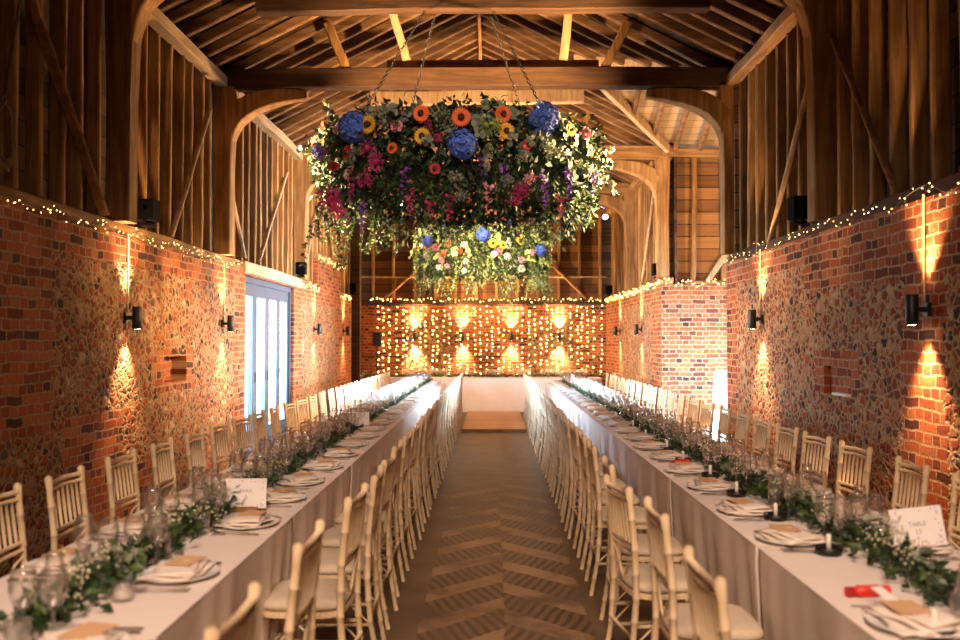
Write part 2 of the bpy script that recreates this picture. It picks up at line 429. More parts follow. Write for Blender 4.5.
# ------------------------------------------------------------------ floor
def floor_mat():
    m, t, b = nt('floor_paving'); g = G(t)
    tc = g.n('ShaderNodeTexCoord'); sp = g.n('ShaderNodeSeparateXYZ'); g.L(tc.outputs['Object'], sp.inputs[0])
    nz = g.noise(tc.outputs['Object'], 5, 3)
    X = g.math('ADD', g.math('SUBTRACT', sp.outputs[0], .07), g.math('MULTIPLY', g.math('SUBTRACT', nz.outputs[0], .5), .05))
    Y = sp.outputs[1]
    ab = g.math('ABSOLUTE', X)
    q = g.math('DIVIDE', g.math('ADD', Y, ab), .60)      # chevrons pointing away from the camera
    # left and right halves are shifted half a course
    sh = g.math('MULTIPLY', g.math('GREATER_THAN', X, 0), .42)
    q = g.math('ADD', q, sh)
    fr = g.math('FRACT', q)
    band = g.math('LESS_THAN', fr, .40)
    # bricks on edge inside the darker courses
    k = g.math('FRACT', g.math('MULTIPLY', g.math('SUBTRACT', ab, g.math('MULTIPLY', Y, .35)), 15.))
    strokes = g.math('LESS_THAN', k, .45)
    n2 = g.noise(tc.outputs['Object'], 2.2, 4); n3 = g.noise(tc.outputs['Object'], 40, 4, .7)
    base = g.ramp(n2.outputs[0], [(.3, (.13, .080, .050)), (.7, (.22, .145, .095))])
    light = g.ramp(n2.outputs[0], [(.3, (.26, .165, .095)), (.7, (.42, .27, .155))])
    dk = g.mix(strokes, (.21, .13, .08), (.10, .06, .04))
    pat = g.mix(band, dk, light)
    inside = g.math('LESS_THAN', g.math('ADD', ab, g.math('MULTIPLY', nz.outputs[0], .08)), .52)
    wear = g.math('MULTIPLY', g.math('SUBTRACT', n2.outputs[0], .34), 6., clamp=True)
    wear = g.math('MULTIPLY', wear, g.math('SUBTRACT', 1.0, g.math('DIVIDE', g.math('SUBTRACT', Y, 6.5), 4.5), clamp=True), clamp=True)
    c = g.mix(g.math('MULTIPLY', inside, wear), base, pat)
    c = g.mix(.4, c, g.ramp(n3.outputs[0], [(.3, (.55, .55, .55)), (.7, (1, 1, 1))]), 'MULTIPLY')
    g.L(c, b.inputs['Base Color']); b.inputs['Roughness'].default_value = .48; b.inputs['Specular IOR Level'].default_value = .45
    g.L(g.bump(n3.outputs[0], .2, .004), b.inputs['Normal'])
    return m
M['floor'] = floor_mat()
mb = MB(); mb.box((1.4, 10.05, -.1), (10.6, 25.4, .2)); mb.build('floor', M['floor'], kind='structure')
mb = MB(); mb.box((-7.0, 13, -.13), (6.2, 12, .2)); mb.build('ground_outside', M['lead'], kind='structure')
mb = MB(); mb.box((9.7, 13, -.13), (6.0, 12, .2)); mb.build('ground_outside', M['lead'], kind='structure')

# ------------------------------------------------------------------ brick walls
M['brickL'] = masonry('flint_brick_left', 'Y', red=1.2, rects=[(-4, 30, 2.27, 9), (5.95, 6.72, .9, 3), (6.8, 9.2, -.2, .45), (8.75, 9.95, 1.08, 1.5), (11.5, 12.3, 0, 9), (14.6, 15.6, 0, 9), (17.1, 23, 2.3, 4), (19.0, 23, 0, 4), (6.9, 8.0, .3, 1.0)])
M['brickR'] = masonry('flint_brick_right', 'Y', [(-4, 8.3, 2.02, 9), (8.0, 11.4, 2.27, 9), (5.72, 6.32, .3, 3), (10.55, 11.4, 0, 3), (7.05, 8.0, 1.12, 1.52), (15, 23, 2.3, 3), (15.0, 16.2, 0, 3), (20.2, 22.8, 0, 3), (0, 4, 0, 3)])
M['brickE'] = masonry('brick_end', 'X', [(-4, 7, 2.1, 3), (-1.0, .9, 0, 3), (2.1, 7, 0, 3), (-4, -2.2, 0, 3), (3.0, 4.9, .0, 3)])
def wallbox(name, x0, x1, y0, y1, z0, z1, mat):
    mb = MB(); mb.box(((x0 + x1) / 2, (y0 + y1) / 2, (z0 + z1) / 2), (abs(x1 - x0), y1 - y0, z1 - z0)); return mb.build(name, mat, kind='structure')
def merged(name, boxes, mat):
    mb = MB()
    for (x0, x1, y0, y1, z0, z1) in boxes: mb.box(((x0 + x1) / 2, (y0 + y1) / 2, (z0 + z1) / 2), (x1 - x0, y1 - y0, z1 - z0))
    return mb.build(name, mat, kind='structure')
DY0, DY1, DZ = 12.0, 14.95, 2.47   # glazed door
NY0, NY1, NZ0, NZ1 = 9.03, 9.68, 1.17, 1.43  # niche
w = XL - .42
merged('wall_left', [
    (w, XL, YB, NY0, 0, ZW), (w, XL, NY1, DY0, 0, ZW), (w, XL, NY0, NY1, 0, NZ0), (w, XL, NY0, NY1, NZ1, ZW), (w, XL - .16, NY0, NY1, NZ0, NZ1),
    (w, XL, DY0, DY1, DZ, ZW), (w, XL, DY1, YE, 0, ZW), (XL - .22, XL + .001, 17.0, 19.6, ZW, 3.15)], M['brickL'])
QY0, QY1, QZ0, QZ1 = 7.22, 7.80, 1.14, 1.38
w = XR + .42
merged('wall_right', [(XR, w, YB, QY0, 0, ZW), (XR, w, QY1, TY0, 0, ZW), (XR, w, QY0, QY1, 0, QZ0), (XR, w, QY0, QY1, QZ1, ZW), (XR + .05, w, QY0, QY1, QZ0, QZ1),
                      (XR, w, TY1, YE, 0, ZW)], M['brickR'])
mb = MB(); mb.box((XR + .03, 7.48, 1.15), (.06, .3, .02)); mb.build('niche_sill', M['white_wood'], kind='structure')
merged('wall_porch_far', [(XR + .42, TX + .4, TY1, TY1 + .4, 0, ZW), (XR + .0, XR + .42, TY1 - .004, TY1, 0, ZW)], M['brickE'])
merged('wall_porch_near', [(XR + .42, TX + .4, TY0 - .4, TY0, 0, ZW)], M['brickE'])
wallbox('wall_end', XL - .42, XR + .42, YE, YE + .4, 0, ZW - .02, M['brickE'])
wallbox('wall_back', XL - .42, XR + .42, YB - .3, YB, 0, 6.6, M['gable_boards'])

# glazed folding door in the left wall
def door_set(name, x, y0, y1, zt, n, axis='Y', inward=1):
    root = empty(name, (0, 0, 0), kind='structure')
    fr = MB(); d = .09
    for yy in (y0 + .035, y1 - .035): fr.box((x, yy, zt / 2), (d, .07, zt))
    fr.box((x, (y0 + y1) / 2, zt - .04), (d + .002, y1 - y0 - .002, .08)); fr.box((x, (y0 + y1) / 2, .03), (d + .002, y1 - y0 - .002, .06))
    fr.build('door_frame', M['grey_frame'], root)
    pw = (y1 - y0 - .14) / n
    for i in range(n):
        a = y0 + .07 + i * pw; b_ = a + pw
        lf = MB()
        st = .125
        lf.box((x - .01, a + st / 2, zt / 2), (.06, st - .004, zt - .16)); lf.box((x - .01, b_ - st / 2, zt / 2), (.06, st - .004, zt - .16))
        lf.box((x - .01, (a + b_) / 2, zt - .17), (.058, pw - .01, .17)); lf.box((x - .01, (a + b_) / 2, .2), (.058, pw - .01, .24))
        l = lf.build('door_leaf', M['grey_frame'], root)
        gl = MB(); gl.box((x - .01, (a + b_) / 2, (zt - .25 + .32) / 2 + 0), (.012, pw - 2 * st + .01, zt - .25 - .32)); gl.build('pane', M['pane'], l)
        hb = MB(); hb.tube([(x + .05, b_ - st / 2, 1.0), (x + .05, b_ - st / 2, 1.14)], .009, 6); hb.build('door_handle', M['black'], l)
    return root
door_set('door_1', XL - .10, DY0, DY1, DZ, 4)
mb = MB(); mb.sweep([(XL + .01, DY0 - .25, DZ + .09), (XL + .01, 13.4, DZ + .10), (XL + .01, DY1 + .3, DZ + .085)], .12, .16, .02, jit=.004)
mb.build('trim_1', M['pale_oak'], kind='structure')
door_set('door_2', TX + .05, TY0 + .5, TY1 - .5, 2.5, 4)
merged('wall_porch_end', [(TX, TX + .3, TY0 - .4, TY0 + .5, 0, 2.54), (TX, TX + .3, TY1 - .5, TY1 + .4, 0, 2.54)], M['brickR'])
mb = MB(); mb.box((TX + .1, 13.1, 4.5), (.1, 4.8, 4.0)); mb.build('wall_porch_gable', M['wall_boards'], kind='structure')
# pale rendered yard walls outside the glazing
mb = MB(); mb.box((-8.5, 13.5, .9), (.3, 14, 2.2)); mb.build('yard_wall', M['hedge'], kind='structure')
mb = MB(); mb.box((11.5, 13.1, .9), (.3, 12, 2.2)); mb.build('yard_wall', M['hedge'], kind='structure')

# boarding behind the studs
def board_wall(name, x, y0, y1, z0, z1):
    mb = MB(); mb.box((x, (y0 + y1) / 2, (z0 + z1) / 2), (.03, y1 - y0, z1 - z0)); mb.build(name, M['wall_boards'], kind='structure')
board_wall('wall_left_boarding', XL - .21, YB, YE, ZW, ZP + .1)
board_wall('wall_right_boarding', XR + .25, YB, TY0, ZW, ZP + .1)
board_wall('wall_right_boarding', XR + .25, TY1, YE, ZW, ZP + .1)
M['pboards'] = boards('porch_wall_boards', 'X', 'Z', .21, (.13, .06, .028), (.34, .18, .085))
mb = MB(); mb.box(((XR + TX) / 2 + .15, TY1 + .2, 3.75), (TX - XR + .2, .03, 2.62)); mb.build('wall_porch_boarding', M['pboards'], kind='structure')
mb = MB(); mb.box(((XR + TX) / 2 + .15, TY0 - .2, 3.75), (TX - XR + .2, .03, 2.62)); mb.build('wall_porch_boarding', M['pboards'], kind='structure')
# gable ends
mb = MB(); mb.add([(XL - .3, YE + .1, ZW - .05), (XR + .3, YE + .1, ZW - .05), (XR + .3, YE + .1, ZP - .05), (XC, YE + .1, ZR + .1), (XL - .3, YE + .1, ZP - .05),
                   (XL - .3, YE + .16, ZW - .05), (XR + .3, YE + .16, ZW - .05), (XR + .3, YE + .16, ZP - .05), (XC, YE + .16, ZR + .1), (XL - .3, YE + .16, ZP - .05)],
                  [(0, 1, 2, 3, 4), (9, 8, 7, 6, 5), (0, 5, 6, 1), (1, 6, 7, 2), (2, 7, 8, 3), (3, 8, 9, 4), (4, 9, 5, 0)])
mb.build('wall_end_gable', M['gable_boards'], kind='structure')

# roof boarding
def slab(name, pts, th, mat, n):
    n = Vector(n).normalized() * th
    a = [Vector(p) for p in pts]; b_ = [p + n for p in a]; k = len(a)
    mb = MB(); mb.add(a + b_, [tuple(range(k)), tuple(reversed(range(k, 2 * k)))] + [(i, i + k, (i + 1) % k + k, (i + 1) % k) for i in range(k)])
    return mb.build(name, mat, kind='structure')
RT = .13   # rafter depth below the boards
def zm(x): return ZP + (HALF - abs(x - XC)) * SL + RT
TS = .42
TYC = (TY0 + TY1) / 2
def ztr(y): return ZP + (TYC - TY0 + .0 - abs(y - TYC)) * TS + RT
xa = XC + HALF
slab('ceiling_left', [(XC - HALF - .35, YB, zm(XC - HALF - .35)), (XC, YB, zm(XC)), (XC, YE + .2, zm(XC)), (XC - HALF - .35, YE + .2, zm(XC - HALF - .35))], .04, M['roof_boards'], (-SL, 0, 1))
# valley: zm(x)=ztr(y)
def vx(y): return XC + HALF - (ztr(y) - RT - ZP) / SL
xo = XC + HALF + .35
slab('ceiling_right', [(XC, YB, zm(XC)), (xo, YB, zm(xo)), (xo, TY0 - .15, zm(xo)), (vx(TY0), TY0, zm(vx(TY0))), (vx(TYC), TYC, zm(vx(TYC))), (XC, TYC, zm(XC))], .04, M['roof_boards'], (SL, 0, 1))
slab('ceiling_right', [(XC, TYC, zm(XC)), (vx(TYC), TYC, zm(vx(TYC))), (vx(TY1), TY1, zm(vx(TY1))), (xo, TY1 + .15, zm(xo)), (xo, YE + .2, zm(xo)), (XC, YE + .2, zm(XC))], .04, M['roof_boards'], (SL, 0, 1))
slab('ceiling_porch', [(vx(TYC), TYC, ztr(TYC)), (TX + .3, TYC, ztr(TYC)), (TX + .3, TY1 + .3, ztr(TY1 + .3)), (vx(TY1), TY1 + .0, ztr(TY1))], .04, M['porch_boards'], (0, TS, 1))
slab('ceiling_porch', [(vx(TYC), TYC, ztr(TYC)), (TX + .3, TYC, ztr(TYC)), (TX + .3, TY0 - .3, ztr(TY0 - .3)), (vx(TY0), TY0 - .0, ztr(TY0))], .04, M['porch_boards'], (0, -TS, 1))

# ------------------------------------------------------------------ timber frame (structure, each timber its own object)
def timber(name, path, w, h, mat, up=(0, 0, 1), jit=.006, ch=.012, parent=None, taper=None, segs=6, **kw):
    P = [Vector(p) for p in path]
    if len(P) == 2 and segs > 1:
        P = [P[0].lerp(P[1], i / segs) for i in range(segs + 1)]
        taper = taper or [1 + R.uniform(-.05, .05) for _ in P]
    # local origin at the first point
    o0 = P[0].copy(); mb = MB(); mb.sweep([p - o0 for p in P], w, h, ch, up=up, jit=jit, taper=taper)
    o = mb.build(name, mat, parent); o.location = o0
    if parent is None: o['kind'] = 'structure'
    return o

# studs on both side walls
def stud_row(x_face, sgn, ys, z0=ZW + .12, z1=ZP - .06):
    for y in ys:
        yy = y + R.uniform(-.03, .03); wd = R.choice([.05, .055, .065]); dp = .12
        x = x_face - sgn * dp / 2
        x2 = x + R.uniform(-.01, .01)
        timber('wall_stud', [(x, yy, z0), (x2, yy + R.uniform(-.03, .03), z1)], wd, dp, M['oakZ'], up=(1, 0, 0), jit=.004)
def frange(a, b, s):
    r = []; 
    while a < b: r.append(a); a += s
    return r
tset = TIES + [TY0, TY1]
okl = lambda y: all(abs(y - t) > .16 for t in TIES)
stud_row(XL - .03, 1, [y for y in frange(1.9, YE - .2, .335) if okl(y) and not (16.9 < y < 19.7)])
stud_row(XL - .03, 1, [y for y in frange(17.1, 19.6, .335) if okl(y)], z0=3.27)
stud_row(XR + .09, -1, [y for y in frange(2.0, TY0 - .2, .335) if okl(y)])
stud_row(XR + .09, -1, [y for y in frange(TY1 + .3, YE - .2, .335) if okl(y)])
# sole plates on the brick and wall plates below the rafters
timber('sole_plate', [(XL - .08, YB, ZW + .055), (XL - .08, 16.98, ZW + .055)], .16, .11, M['oakY'], segs=30)
timber('sole_plate', [(XL - .08, 16.98, 3.2), (XL - .08, 19.62, 3.2)], .16, .11, M['oakY'], segs=6)
timber('sole_plate', [(XL - .08, 19.62, ZW + .055), (XL - .08, YE, ZW + .055)], .16, .11, M['oakY'], segs=6)
timber('sole_plate', [(XR + .12, YB, ZW + .055), (XR + .12, TY0, ZW + .055)], .16, .11, M['dark_oakY'], segs=30)
timber('sole_plate', [(XR + .12, TY1, ZW + .055), (XR + .12, YE, ZW + .055)], .16, .11, M['oakY'], segs=10)
timber('wall_plate', [(XL + .01, YB, ZP - .06), (XL + .01, YE, ZP - .06)], .15, .13, M['pale_oakY'], segs=40, jit=.012)
timber('wall_plate', [(XR + .05, YB, ZP - .06), (XR + .05, TY0, ZP - .06)], .15, .13, M['oakY'], segs=24, jit=.012)
timber('wall_plate', [(XR + .05, TY1, ZP - .06), (XR + .05, YE, ZP - .06)], .15, .13, M['oakY'], segs=14, jit=.012)
timber('ridge_board', [(XC, YB, ZR + .03), (XC, YE, ZR + .03)], .05, .2, M['oakY'], segs=20, jit=.006)
# rafters
for y in frange(3.0, YE, .36):
    if any(abs(y - t) < .05 for t in TIES): y += .08
    for sgn in (-1, 1):
        if sgn == 1 and TY0 - .02 < y < TY1 + .02:
            xe = max(vx(y), XC + .25)
        else: xe = XC + sgn * (HALF + .12)
        p0 = Vector((XC + sgn * .02, y, ZP + HALF * SL + .05)); p1 = Vector((xe, y, ZP + (HALF - abs(xe - XC)) * SL + .05))
        p1.z += R.uniform(-.015, .015); p1.y += R.uniform(-.04, .04)
        timber('rafter', [p1, p0], .075 + R.uniform(-.01, .015), .115, M['rafter'], jit=.006)
for x in frange(vx(TYC) + .2, TX, .42):
    for sgn in (-1, 1):
        ye = TYC + sgn * (TYC - TY0 + .1)
        # clip at the valley
        if x < XC + HALF:
            dz = (HALF - (x - XC)) * SL; yy = (TYC - TY0) - dz / TS
            ye = TYC + sgn * yy
        timber('porch_rafter', [(x, TYC, ztr(TYC) - .08), (x + .0, ye, ztr(ye) - .08)], .07, .11, M['rafter'], jit=.004)
for ye in (TY0, TY1):
    timber('valley_rafter', [(XC + HALF, ye, ZP + .03), (vx(TYC), TYC, ztr(TYC) - .1)], .09, .14, M['pale_oak'])
timber('porch_plate', [(XR + .1, TY1 + .06, ZP - .03), (TX, TY1 + .06, ZP - .03)], .16, .14, M['oakX'], segs=8)
timber('porch_plate', [(XR + .1, TY0 - .06, ZP - .03), (TX, TY0 - .06, ZP - .03)], .16, .14, M['oakX'], segs=8)
for x in (3.42, 3.93, 4.55, 5.2, 5.8): timber('wall_stud', [(x, TY1 + .12, ZW), (x + R.uniform(-.05, .05), TY1 + .12, ZP - .1)], .08, .1, M['oakZ'], up=(0, 1, 0), jit=.012)
timber('wall_brace', [(4.15, TY1 + .05, 3.35), (3.62, TY1 + .05, ZW)], .09, .06, M['pale_oak'], up=(0, 1, 0))
timber('sole_plate', [(XR + .4, TY1 + .1, ZW + .03), (TX, TY1 + .1, ZW + .03)], .14, .07, M['oakX'])

# trusses: tie beam, posts, knee braces, raking struts
for i, y in enumerate(TIES):
    root = empty('tie_beam_truss', (0, y, 0), kind='structure')
    def tp(name, path, w, h, mat, **kw):
        P = [Vector(p) - Vector((0, y, 0)) for p in path]
        return timber(name, P, w, h, mat, parent=root, **kw)
    th = .24
    tp('tie_beam', [(XL - .1, y, ZP - .02), (-1.2, y, ZP + .00), (1.2, y, ZP - .0), (XR + .2, y, ZP - .02)], .2, th, M['dark_oak'] if i in (2, 3) else M['oakX'], jit=.004, taper=[1, .98, .98, 1.0])  # darker wood on two ties stands in for their unlit near faces
    for (xw, s) in ((XL + .02, 1), (XR + .04, -1)):
        zb = ZW + .1 if not (i == 5 and s == 1) else 3.25
        tp('post', [(xw, y, zb), (xw, y, 3.7), (xw + s * .01, y, ZP - .12)], .2, .21, M['oakZ'], up=(1, 0, 0), taper=[1, 1, 1.25], jit=.004)
        # curved knee brace
        pts = []; lift = .26 if i < 3 else 0
        for k in range(9):
            a = k / 8 * PI / 2
            px = xw + s * (.02 + 1.0 * (1 - math.cos(a)) ** 1.35); pz = 3.74 + lift * .4 + (.86 + lift) * math.sin(a) ** .72
            pts.append((px, y, pz))
        tp('knee_brace', pts, .20, .20, M['oakZ'], up=(0, 1, 0), jit=.004, taper=[.6, .85, 1.05, 1.15, 1.2, 1.15, 1.0, .8, .5])
    tp('raking_strut', [(-1.77, y, ZP + .1), (-2.02, y, ZP + .68)], .11, .12, M['oakZ'], up=(0, 1, 0))
    tp('raking_strut', [(1.37, y, ZP + .1), (1.66, y, ZP + .68)], .11, .12, M['oakZ'], up=(0, 1, 0))
    if i == 3:
        tp('packing_beam', [(-1.3, y + .18, ZP + .17), (1.32, y + .18, ZP + .17)], .13, .2, M['oakX'])
        tp('raking_strut', [(-1.05, y + .1, ZP + .25), (-1.27, y + .1, ZP + .98)], .10, .13, M['pale_oak'], up=(0, 1, 0))
        tp('raking_strut', [(.88, y + .1, ZP + .25), (.98, y + .1, ZP + 1.1)], .10, .12, M['pale_oak'], up=(0, 1, 0))
# collar beams between the trusses
for (y, z, x0, x1, mt) in ((9.3, 5.14, -2.45, 2.25, 'dark_oak'), (13.7, 5.30, -1.85, 1.4, 'pale_oak'), (17.2, 5.35, -1.7, 1.5, 'oakX'), (6.1, 5.2, -2.3, 2.1, 'dark_oak')):
    timber('collar_beam', [(x0, y, z), (x1, y, z + .02)], .16, .27 if y < 10 else .2, M[mt], jit=.008)
# thin lath braces nailed across the studs
LB = [((XL + .0, 9.2, 2.66), (XL + .0, 10.45, 4.3)), ((XL + .0, 11.0, 3.85), (XL + .0, 11.95, 2.7)), ((XL + .0, 14.4, 4.3), (XL + .0, 12.7, 2.72)),
      ((XL + .0, 16.9, 4.2), (XL + .0, 15.7, 2.7)), ((XL + .02, 6.15, 4.2), (XL + .02, 7.55, 2.66)), ((XL + .0, 17.9, 4.3), (XL + .0, 18.6, 3.3)),
      ((XR + .06, 7.75, 4.25), (XR + .06, 6.5, 2.64)), ((XR + .06, 8.2, 4.05), (XR + .06, 9.5, 2.62)), ((XR + .06, 16.2, 4.3), (XR + .06, 17.6, 2.65)), ((XR + .06, 4.4, 4.2), (XR + .06, 5.6, 2.65))]
for a, b_ in LB: timber('lath_brace', [a, b_], .035, .05 if a[1] > 8 or a[0] > 0 else .09, M['pale_oak'] if a[1] > 7.6 and a[0] < 0 or a[1] > 8 else M['oakY'], up=(1, 0, 0), jit=.004)
# gable framing
for x in frange(-3.0, 2.9, .52):
    zt = min(ZP + 1.0, ZP + (HALF - abs(x - XC)) * SL)
    timber('gable_stud', [(x, YE + .04, ZW), (x + R.uniform(-.03, .03), YE + .04, zt)], .07, .1, M['oakZ'], up=(0, 1, 0))
timber('gable_rail', [(XL, YE - .03, 3.18), (XR, YE - .03, 3.18)], .05, .04, M['pale_oak'])
timber('gable_tie', [(XL, YE - .05, 4.78), (XR + .1, YE - .05, 4.78)], .14, .2, M['oakX'])
timber('gable_sill', [(XL, YE + .02, ZW + .0), (XR, YE + .02, ZW + .0)], .14, .12, M['dark_oak'])
timber('gable_brace', [(1.3, YE - .05, 3.7), (2.35, YE - .05, ZW + .1)], .06, .09, M['oakX'], up=(0, 1, 0))
timber('gable_brace', [(-1.7, YE - .05, 3.5), (-2.7, YE - .05, ZW + .1)], .06, .07, M['oakX'], up=(0, 1, 0))
timber('corner_post', [(XL + .08, 21.2, 0), (XL + .08, 21.2, ZP - .1)], .22, .24, M['dark_oak'], up=(1, 0, 0))
# rope coil hanging from the near studs
mb = MB(); pth = []
for k in range(60):
    a = k / 60 * 2 * PI * 4; pth.append((XL + .05 + .01 * (k % 3), 5.92 + .10 * math.sin(a) + .02 * math.sin(k), 2.98 + .22 * math.cos(a) + .03 * math.sin(k * .7)))
mb.tube([(XL + .03, 6.25, 4.4), (XL + .05, 6.0, 3.5), (XL + .05, 5.92, 3.2)], .012, 6); mb.tube(pth, .011, 5)
mb.build('coiled_rope', M['rope'], label='coiled brown rope hanging on the dark timber wall, near left', cat='rope')

# ------------------------------------------------------------------ lights
def light(name, ty, loc, energy, col, **kw):
    d = bpy.data.lights.new(name, ty); d.energy = energy; d.color = col
    aim = kw.pop('aim', None)
    for k, v in kw.items(): setattr(d, k, v)
    o = bpy.data.objects.new(name, d); COL.objects.link(o); o.location = loc
    if aim is not None: o.rotation_euler = (Vector(aim) - Vector(loc)).to_track_quat('-Z', 'Y').to_euler()
    return o
WARM = (1, .56, .27); WARM2 = (1, .60, .27)

# wall sconces (up and down lighters)
def make_sconce():
    root = empty('wall_sconce', (0, 0, 0), cat='wall light')
    a = MB(); a.lathe([(.0, -.1), (.04, -.1), (.042, -.097), (.042, .097), (.04, .1), (.034, .1), (.034, .085), (0, .085)], 16, (.11, 0, 0)); a.build('barrel', M['black'], root)
    a = MB(); a.box((.012, 0, 0), (.024, .075, .09)); a.box((.045, 0, 0), (.06, .03, .035)); a.build('wall_bracket', M['black'], root)
    a = MB(); a.lathe([(0, .088), (.03, .088)], 12, (.11, 0, 0)); a.lathe([(.03, -.102), (0, -.102)], 12, (.11, 0, 0)); a.build('lens', M['lamp'], root)
    return root
SC = make_sconce()
SCN = []
ORDW = ['nearest', 'second', 'third', 'fourth', 'fifth']
for k, (y, z) in enumerate([(8.05, 1.80), (10.95, 1.80), (16.6, 1.80), (19.9, 1.80)]):
    SCN.append((Vector((XL, y, z)), 0, ['black up-and-down wall light on the left flint wall before the square niche', 'black up-and-down wall light on the left flint wall just before the glazed door',
               'black up-and-down wall light on the left wall just past the glazed door', 'black up-and-down wall light at the far end of the left wall'][k]))
for k, (y, z) in enumerate([(5.93, 1.80), (9.55, 1.82), (17.2, 1.80), (20.1, 1.80)]):
    SCN.append((Vector((XR, y, z)), PI, ['large black wall light on the brick pier of the right wall, nearest the camera', 'black wall light on the right flint wall before the porch opening',
               'black wall light on the right wall just past the porch opening', 'black wall light on the right wall nearest the end wall'][k]))
for k, px in enumerate((415, 463, 511, 559)):
    SCN.append((Vector(((px - 492) * YE / CW, YE, 1.68)), -PI / 2, '%s of the four black wall lights on the fairy-lit end wall' % ['leftmost', 'second from left', 'third from left', 'rightmost'][k]))
for (p, rz, lab) in SCN:
    place(SC, p, rz, lab, 'up-and-down wall lights')
    n = Vector((math.cos(rz), math.sin(rz), 0)); q = p + n * .11
    near = p.y < 8.2 and p.x < 0
    e = 170
    if p.y > 22: e = 380
    for s in (1, -1):
        light('sconce_beam', 'SPOT', q + Vector((0, 0, .115 * s)), e, WARM, aim=q + Vector((-n.x * .13, -n.y * .13, 1.5 * s)), spot_size=1.35, spot_blend=1.0, shadow_soft_size=.03)
# conduits running up from sconces
for (p, rz, lab) in SCN[:8]:
    n = Vector((math.cos(rz), math.sin(rz), 0))
    mb = MB(); mb.tube([p + n * .012 + Vector((0, .03, .05)), p + n * .012 + Vector((0, .03, ZW - p.z + .02))], .007, 6); c = mb.build('conduit', M['pale_oak'], kind='structure')

# up-lighters standing on the wall head
def make_up():
    root = empty('uplighter', (0, 0, 0), cat='floodlight'); root.scale = (.78, .78, .78)
    a = MB(); a.cbox((0, 0, .19), (.2, .24, .26), .012); a.build('housing', M['housing'], root)
    a = MB(); a.box((0, 0, .015), (.12, .2, .03)); a.box((0, .125, .1), (.04, .01, .19)); a.box((0, -.125, .1), (.04, .01, .19)); a.build('yoke', M['housing'], root)
    a = MB(); a.box((0, 0, .311), (.15, .18, .004)); a.build('lens', M['lamp'], root)
    return root
UP = make_up()
UPS = [((XL + .1, 8.32, 2.655), 0, 'black box floodlight on the left wall top, nearest the camera'), ((XL + .1, 15.05, 2.655), 0, 'black box floodlight above the far side of the glazed door'),
       ((XR - .06, 8.22, 2.655), PI, 'black box floodlight on the right wall top, nearest the camera'), ((XR - .04, 15.05 + .35, 2.655), PI, 'black box floodlight on the corner of brick past the porch'),
       ((XL + .1, 20.7, 2.655), 0, 'black box floodlight on the far end of the left wall top'), ((XR - .06, 21.6, 2.655), PI, 'black box floodlight on the far end of the right wall top')]
for (p, rz, lab) in UPS: place(UP, p, rz, lab, 'floodlights on the wall tops')
for (p, e, aim, sz) in (((XL + .35, 8.7, 3.0), 2100, (2.9, 11.0, 4.9), 1.6), ((XR - .35, 8.3, 3.0), 2700, (-3.3, 11.0, 4.8), 1.6), ((XL + .35, 15.2, 3.0), 1300, (2.9, 16.6, 4.6), 1.8),
                    ((XR - .35, 15.6, 3.0), 1700, (-3.3, 14.4, 4.2), 1.9), ((XL + .4, 20.7, 3.0), 1300, (2.9, 21.0, 4.3), 1.9), ((XR - .4, 21.5, 3.0), 1300, (-3.3, 20.0, 4.3), 1.9), ((4.6, 12.2, 3.0), 380, (4.3, 15.2, 5.3), 1.9)):
    light('uplighter_beam', 'SPOT', p, e, WARM2, aim=aim, spot_size=sz, spot_blend=.6, shadow_soft_size=.08)

# daylight through the two glazed doors
light('door_daylight', 'AREA', (XL - 1.4, 13.2, 2.1), 2800, (.56, .77, 1.0), aim=(-.6, 14.7, .9), shape='RECTANGLE', size=3.0, size_y=2.8)
light('porch_daylight', 'AREA', (TX + .6, 13.1, 1.7), 1300, (.56, .77, 1.0), aim=(1.0, 14.6, .9), shape='RECTANGLE', size=3.2, size_y=2.6, spread=1.25)
# spotlights under the roof and their beams, plus added fill beams
def make_spot():
    root = empty('truss_spotlight', (0, 0, 0), cat='spotlight')
    a = MB(); a.tube([(0, .09, 0), (0, -.06, -.05)], [.055, .065], 12); a.build('can', M['black'], root)
    a = MB(); a.box((0, 0, .09), (.02, .03, .12)); a.box((.07, 0, .02), (.01, .025, .12)); a.box((-.07, 0, .02), (.01, .025, .12)); a.build('bracket', M['black'], root)
    a = MB(); a.tube([(0, -.061, -.05), (0, -.064, -.051)], .05, 12); a.build('lens', M['spotlens'], root)
    return root
SP = make_spot()
for (x, y, z, lab) in ((2.55, 20.3, 4.42, 'shining spotlight high under the roof at the far right'), (-1.9, 18.7, 4.5, 'small added spotlight under the far tie beam behind the flower hoop')):  # second fixture is added, to carry the head table fill
    place(SP, (x, y, z), 0, lab, 'spotlights under the tie beams')
for (x, y, z, e, ay_) in ((-.15, -1.4, 3.3, 560, 4.2), (.15, .9, 4.5, 150, 6.5)):  # added fill from behind and above the camera, no fixtures here
    light('added_fill_beam', 'SPOT', (x, y, z), e, (1, .70, .47), aim=(x, ay_, .7), spot_size=1.15, spot_blend=.8, shadow_soft_size=.35)
for (x, y, e, ax_, ay_, sz) in ((-.9, 1.2, 260, -1.25, 3.2, 1.0), (1.0, 1.2, 270, 1.4, 3.2, 1.0), (-.9, 4.5, 170, -1.3, 7.0, .95), (1.0, 4.5, 170, 1.4, 7.0, .95)):  # added fill over the near tables, no lamps hang here
    light('added_fill_beam', 'SPOT', (x, y, 4.5), e, (1, .70, .56), aim=(ax_, ay_, .75), spot_size=sz, spot_blend=1.0, shadow_soft_size=.3)
light('added_fill_beam', 'SPOT', (0, .8, 4.5), 45, (1, .62, .40), aim=(0, 4.5, 0), spot_size=2.4, spot_blend=1.0, shadow_soft_size=.3)  # added wide fill above the near aisle
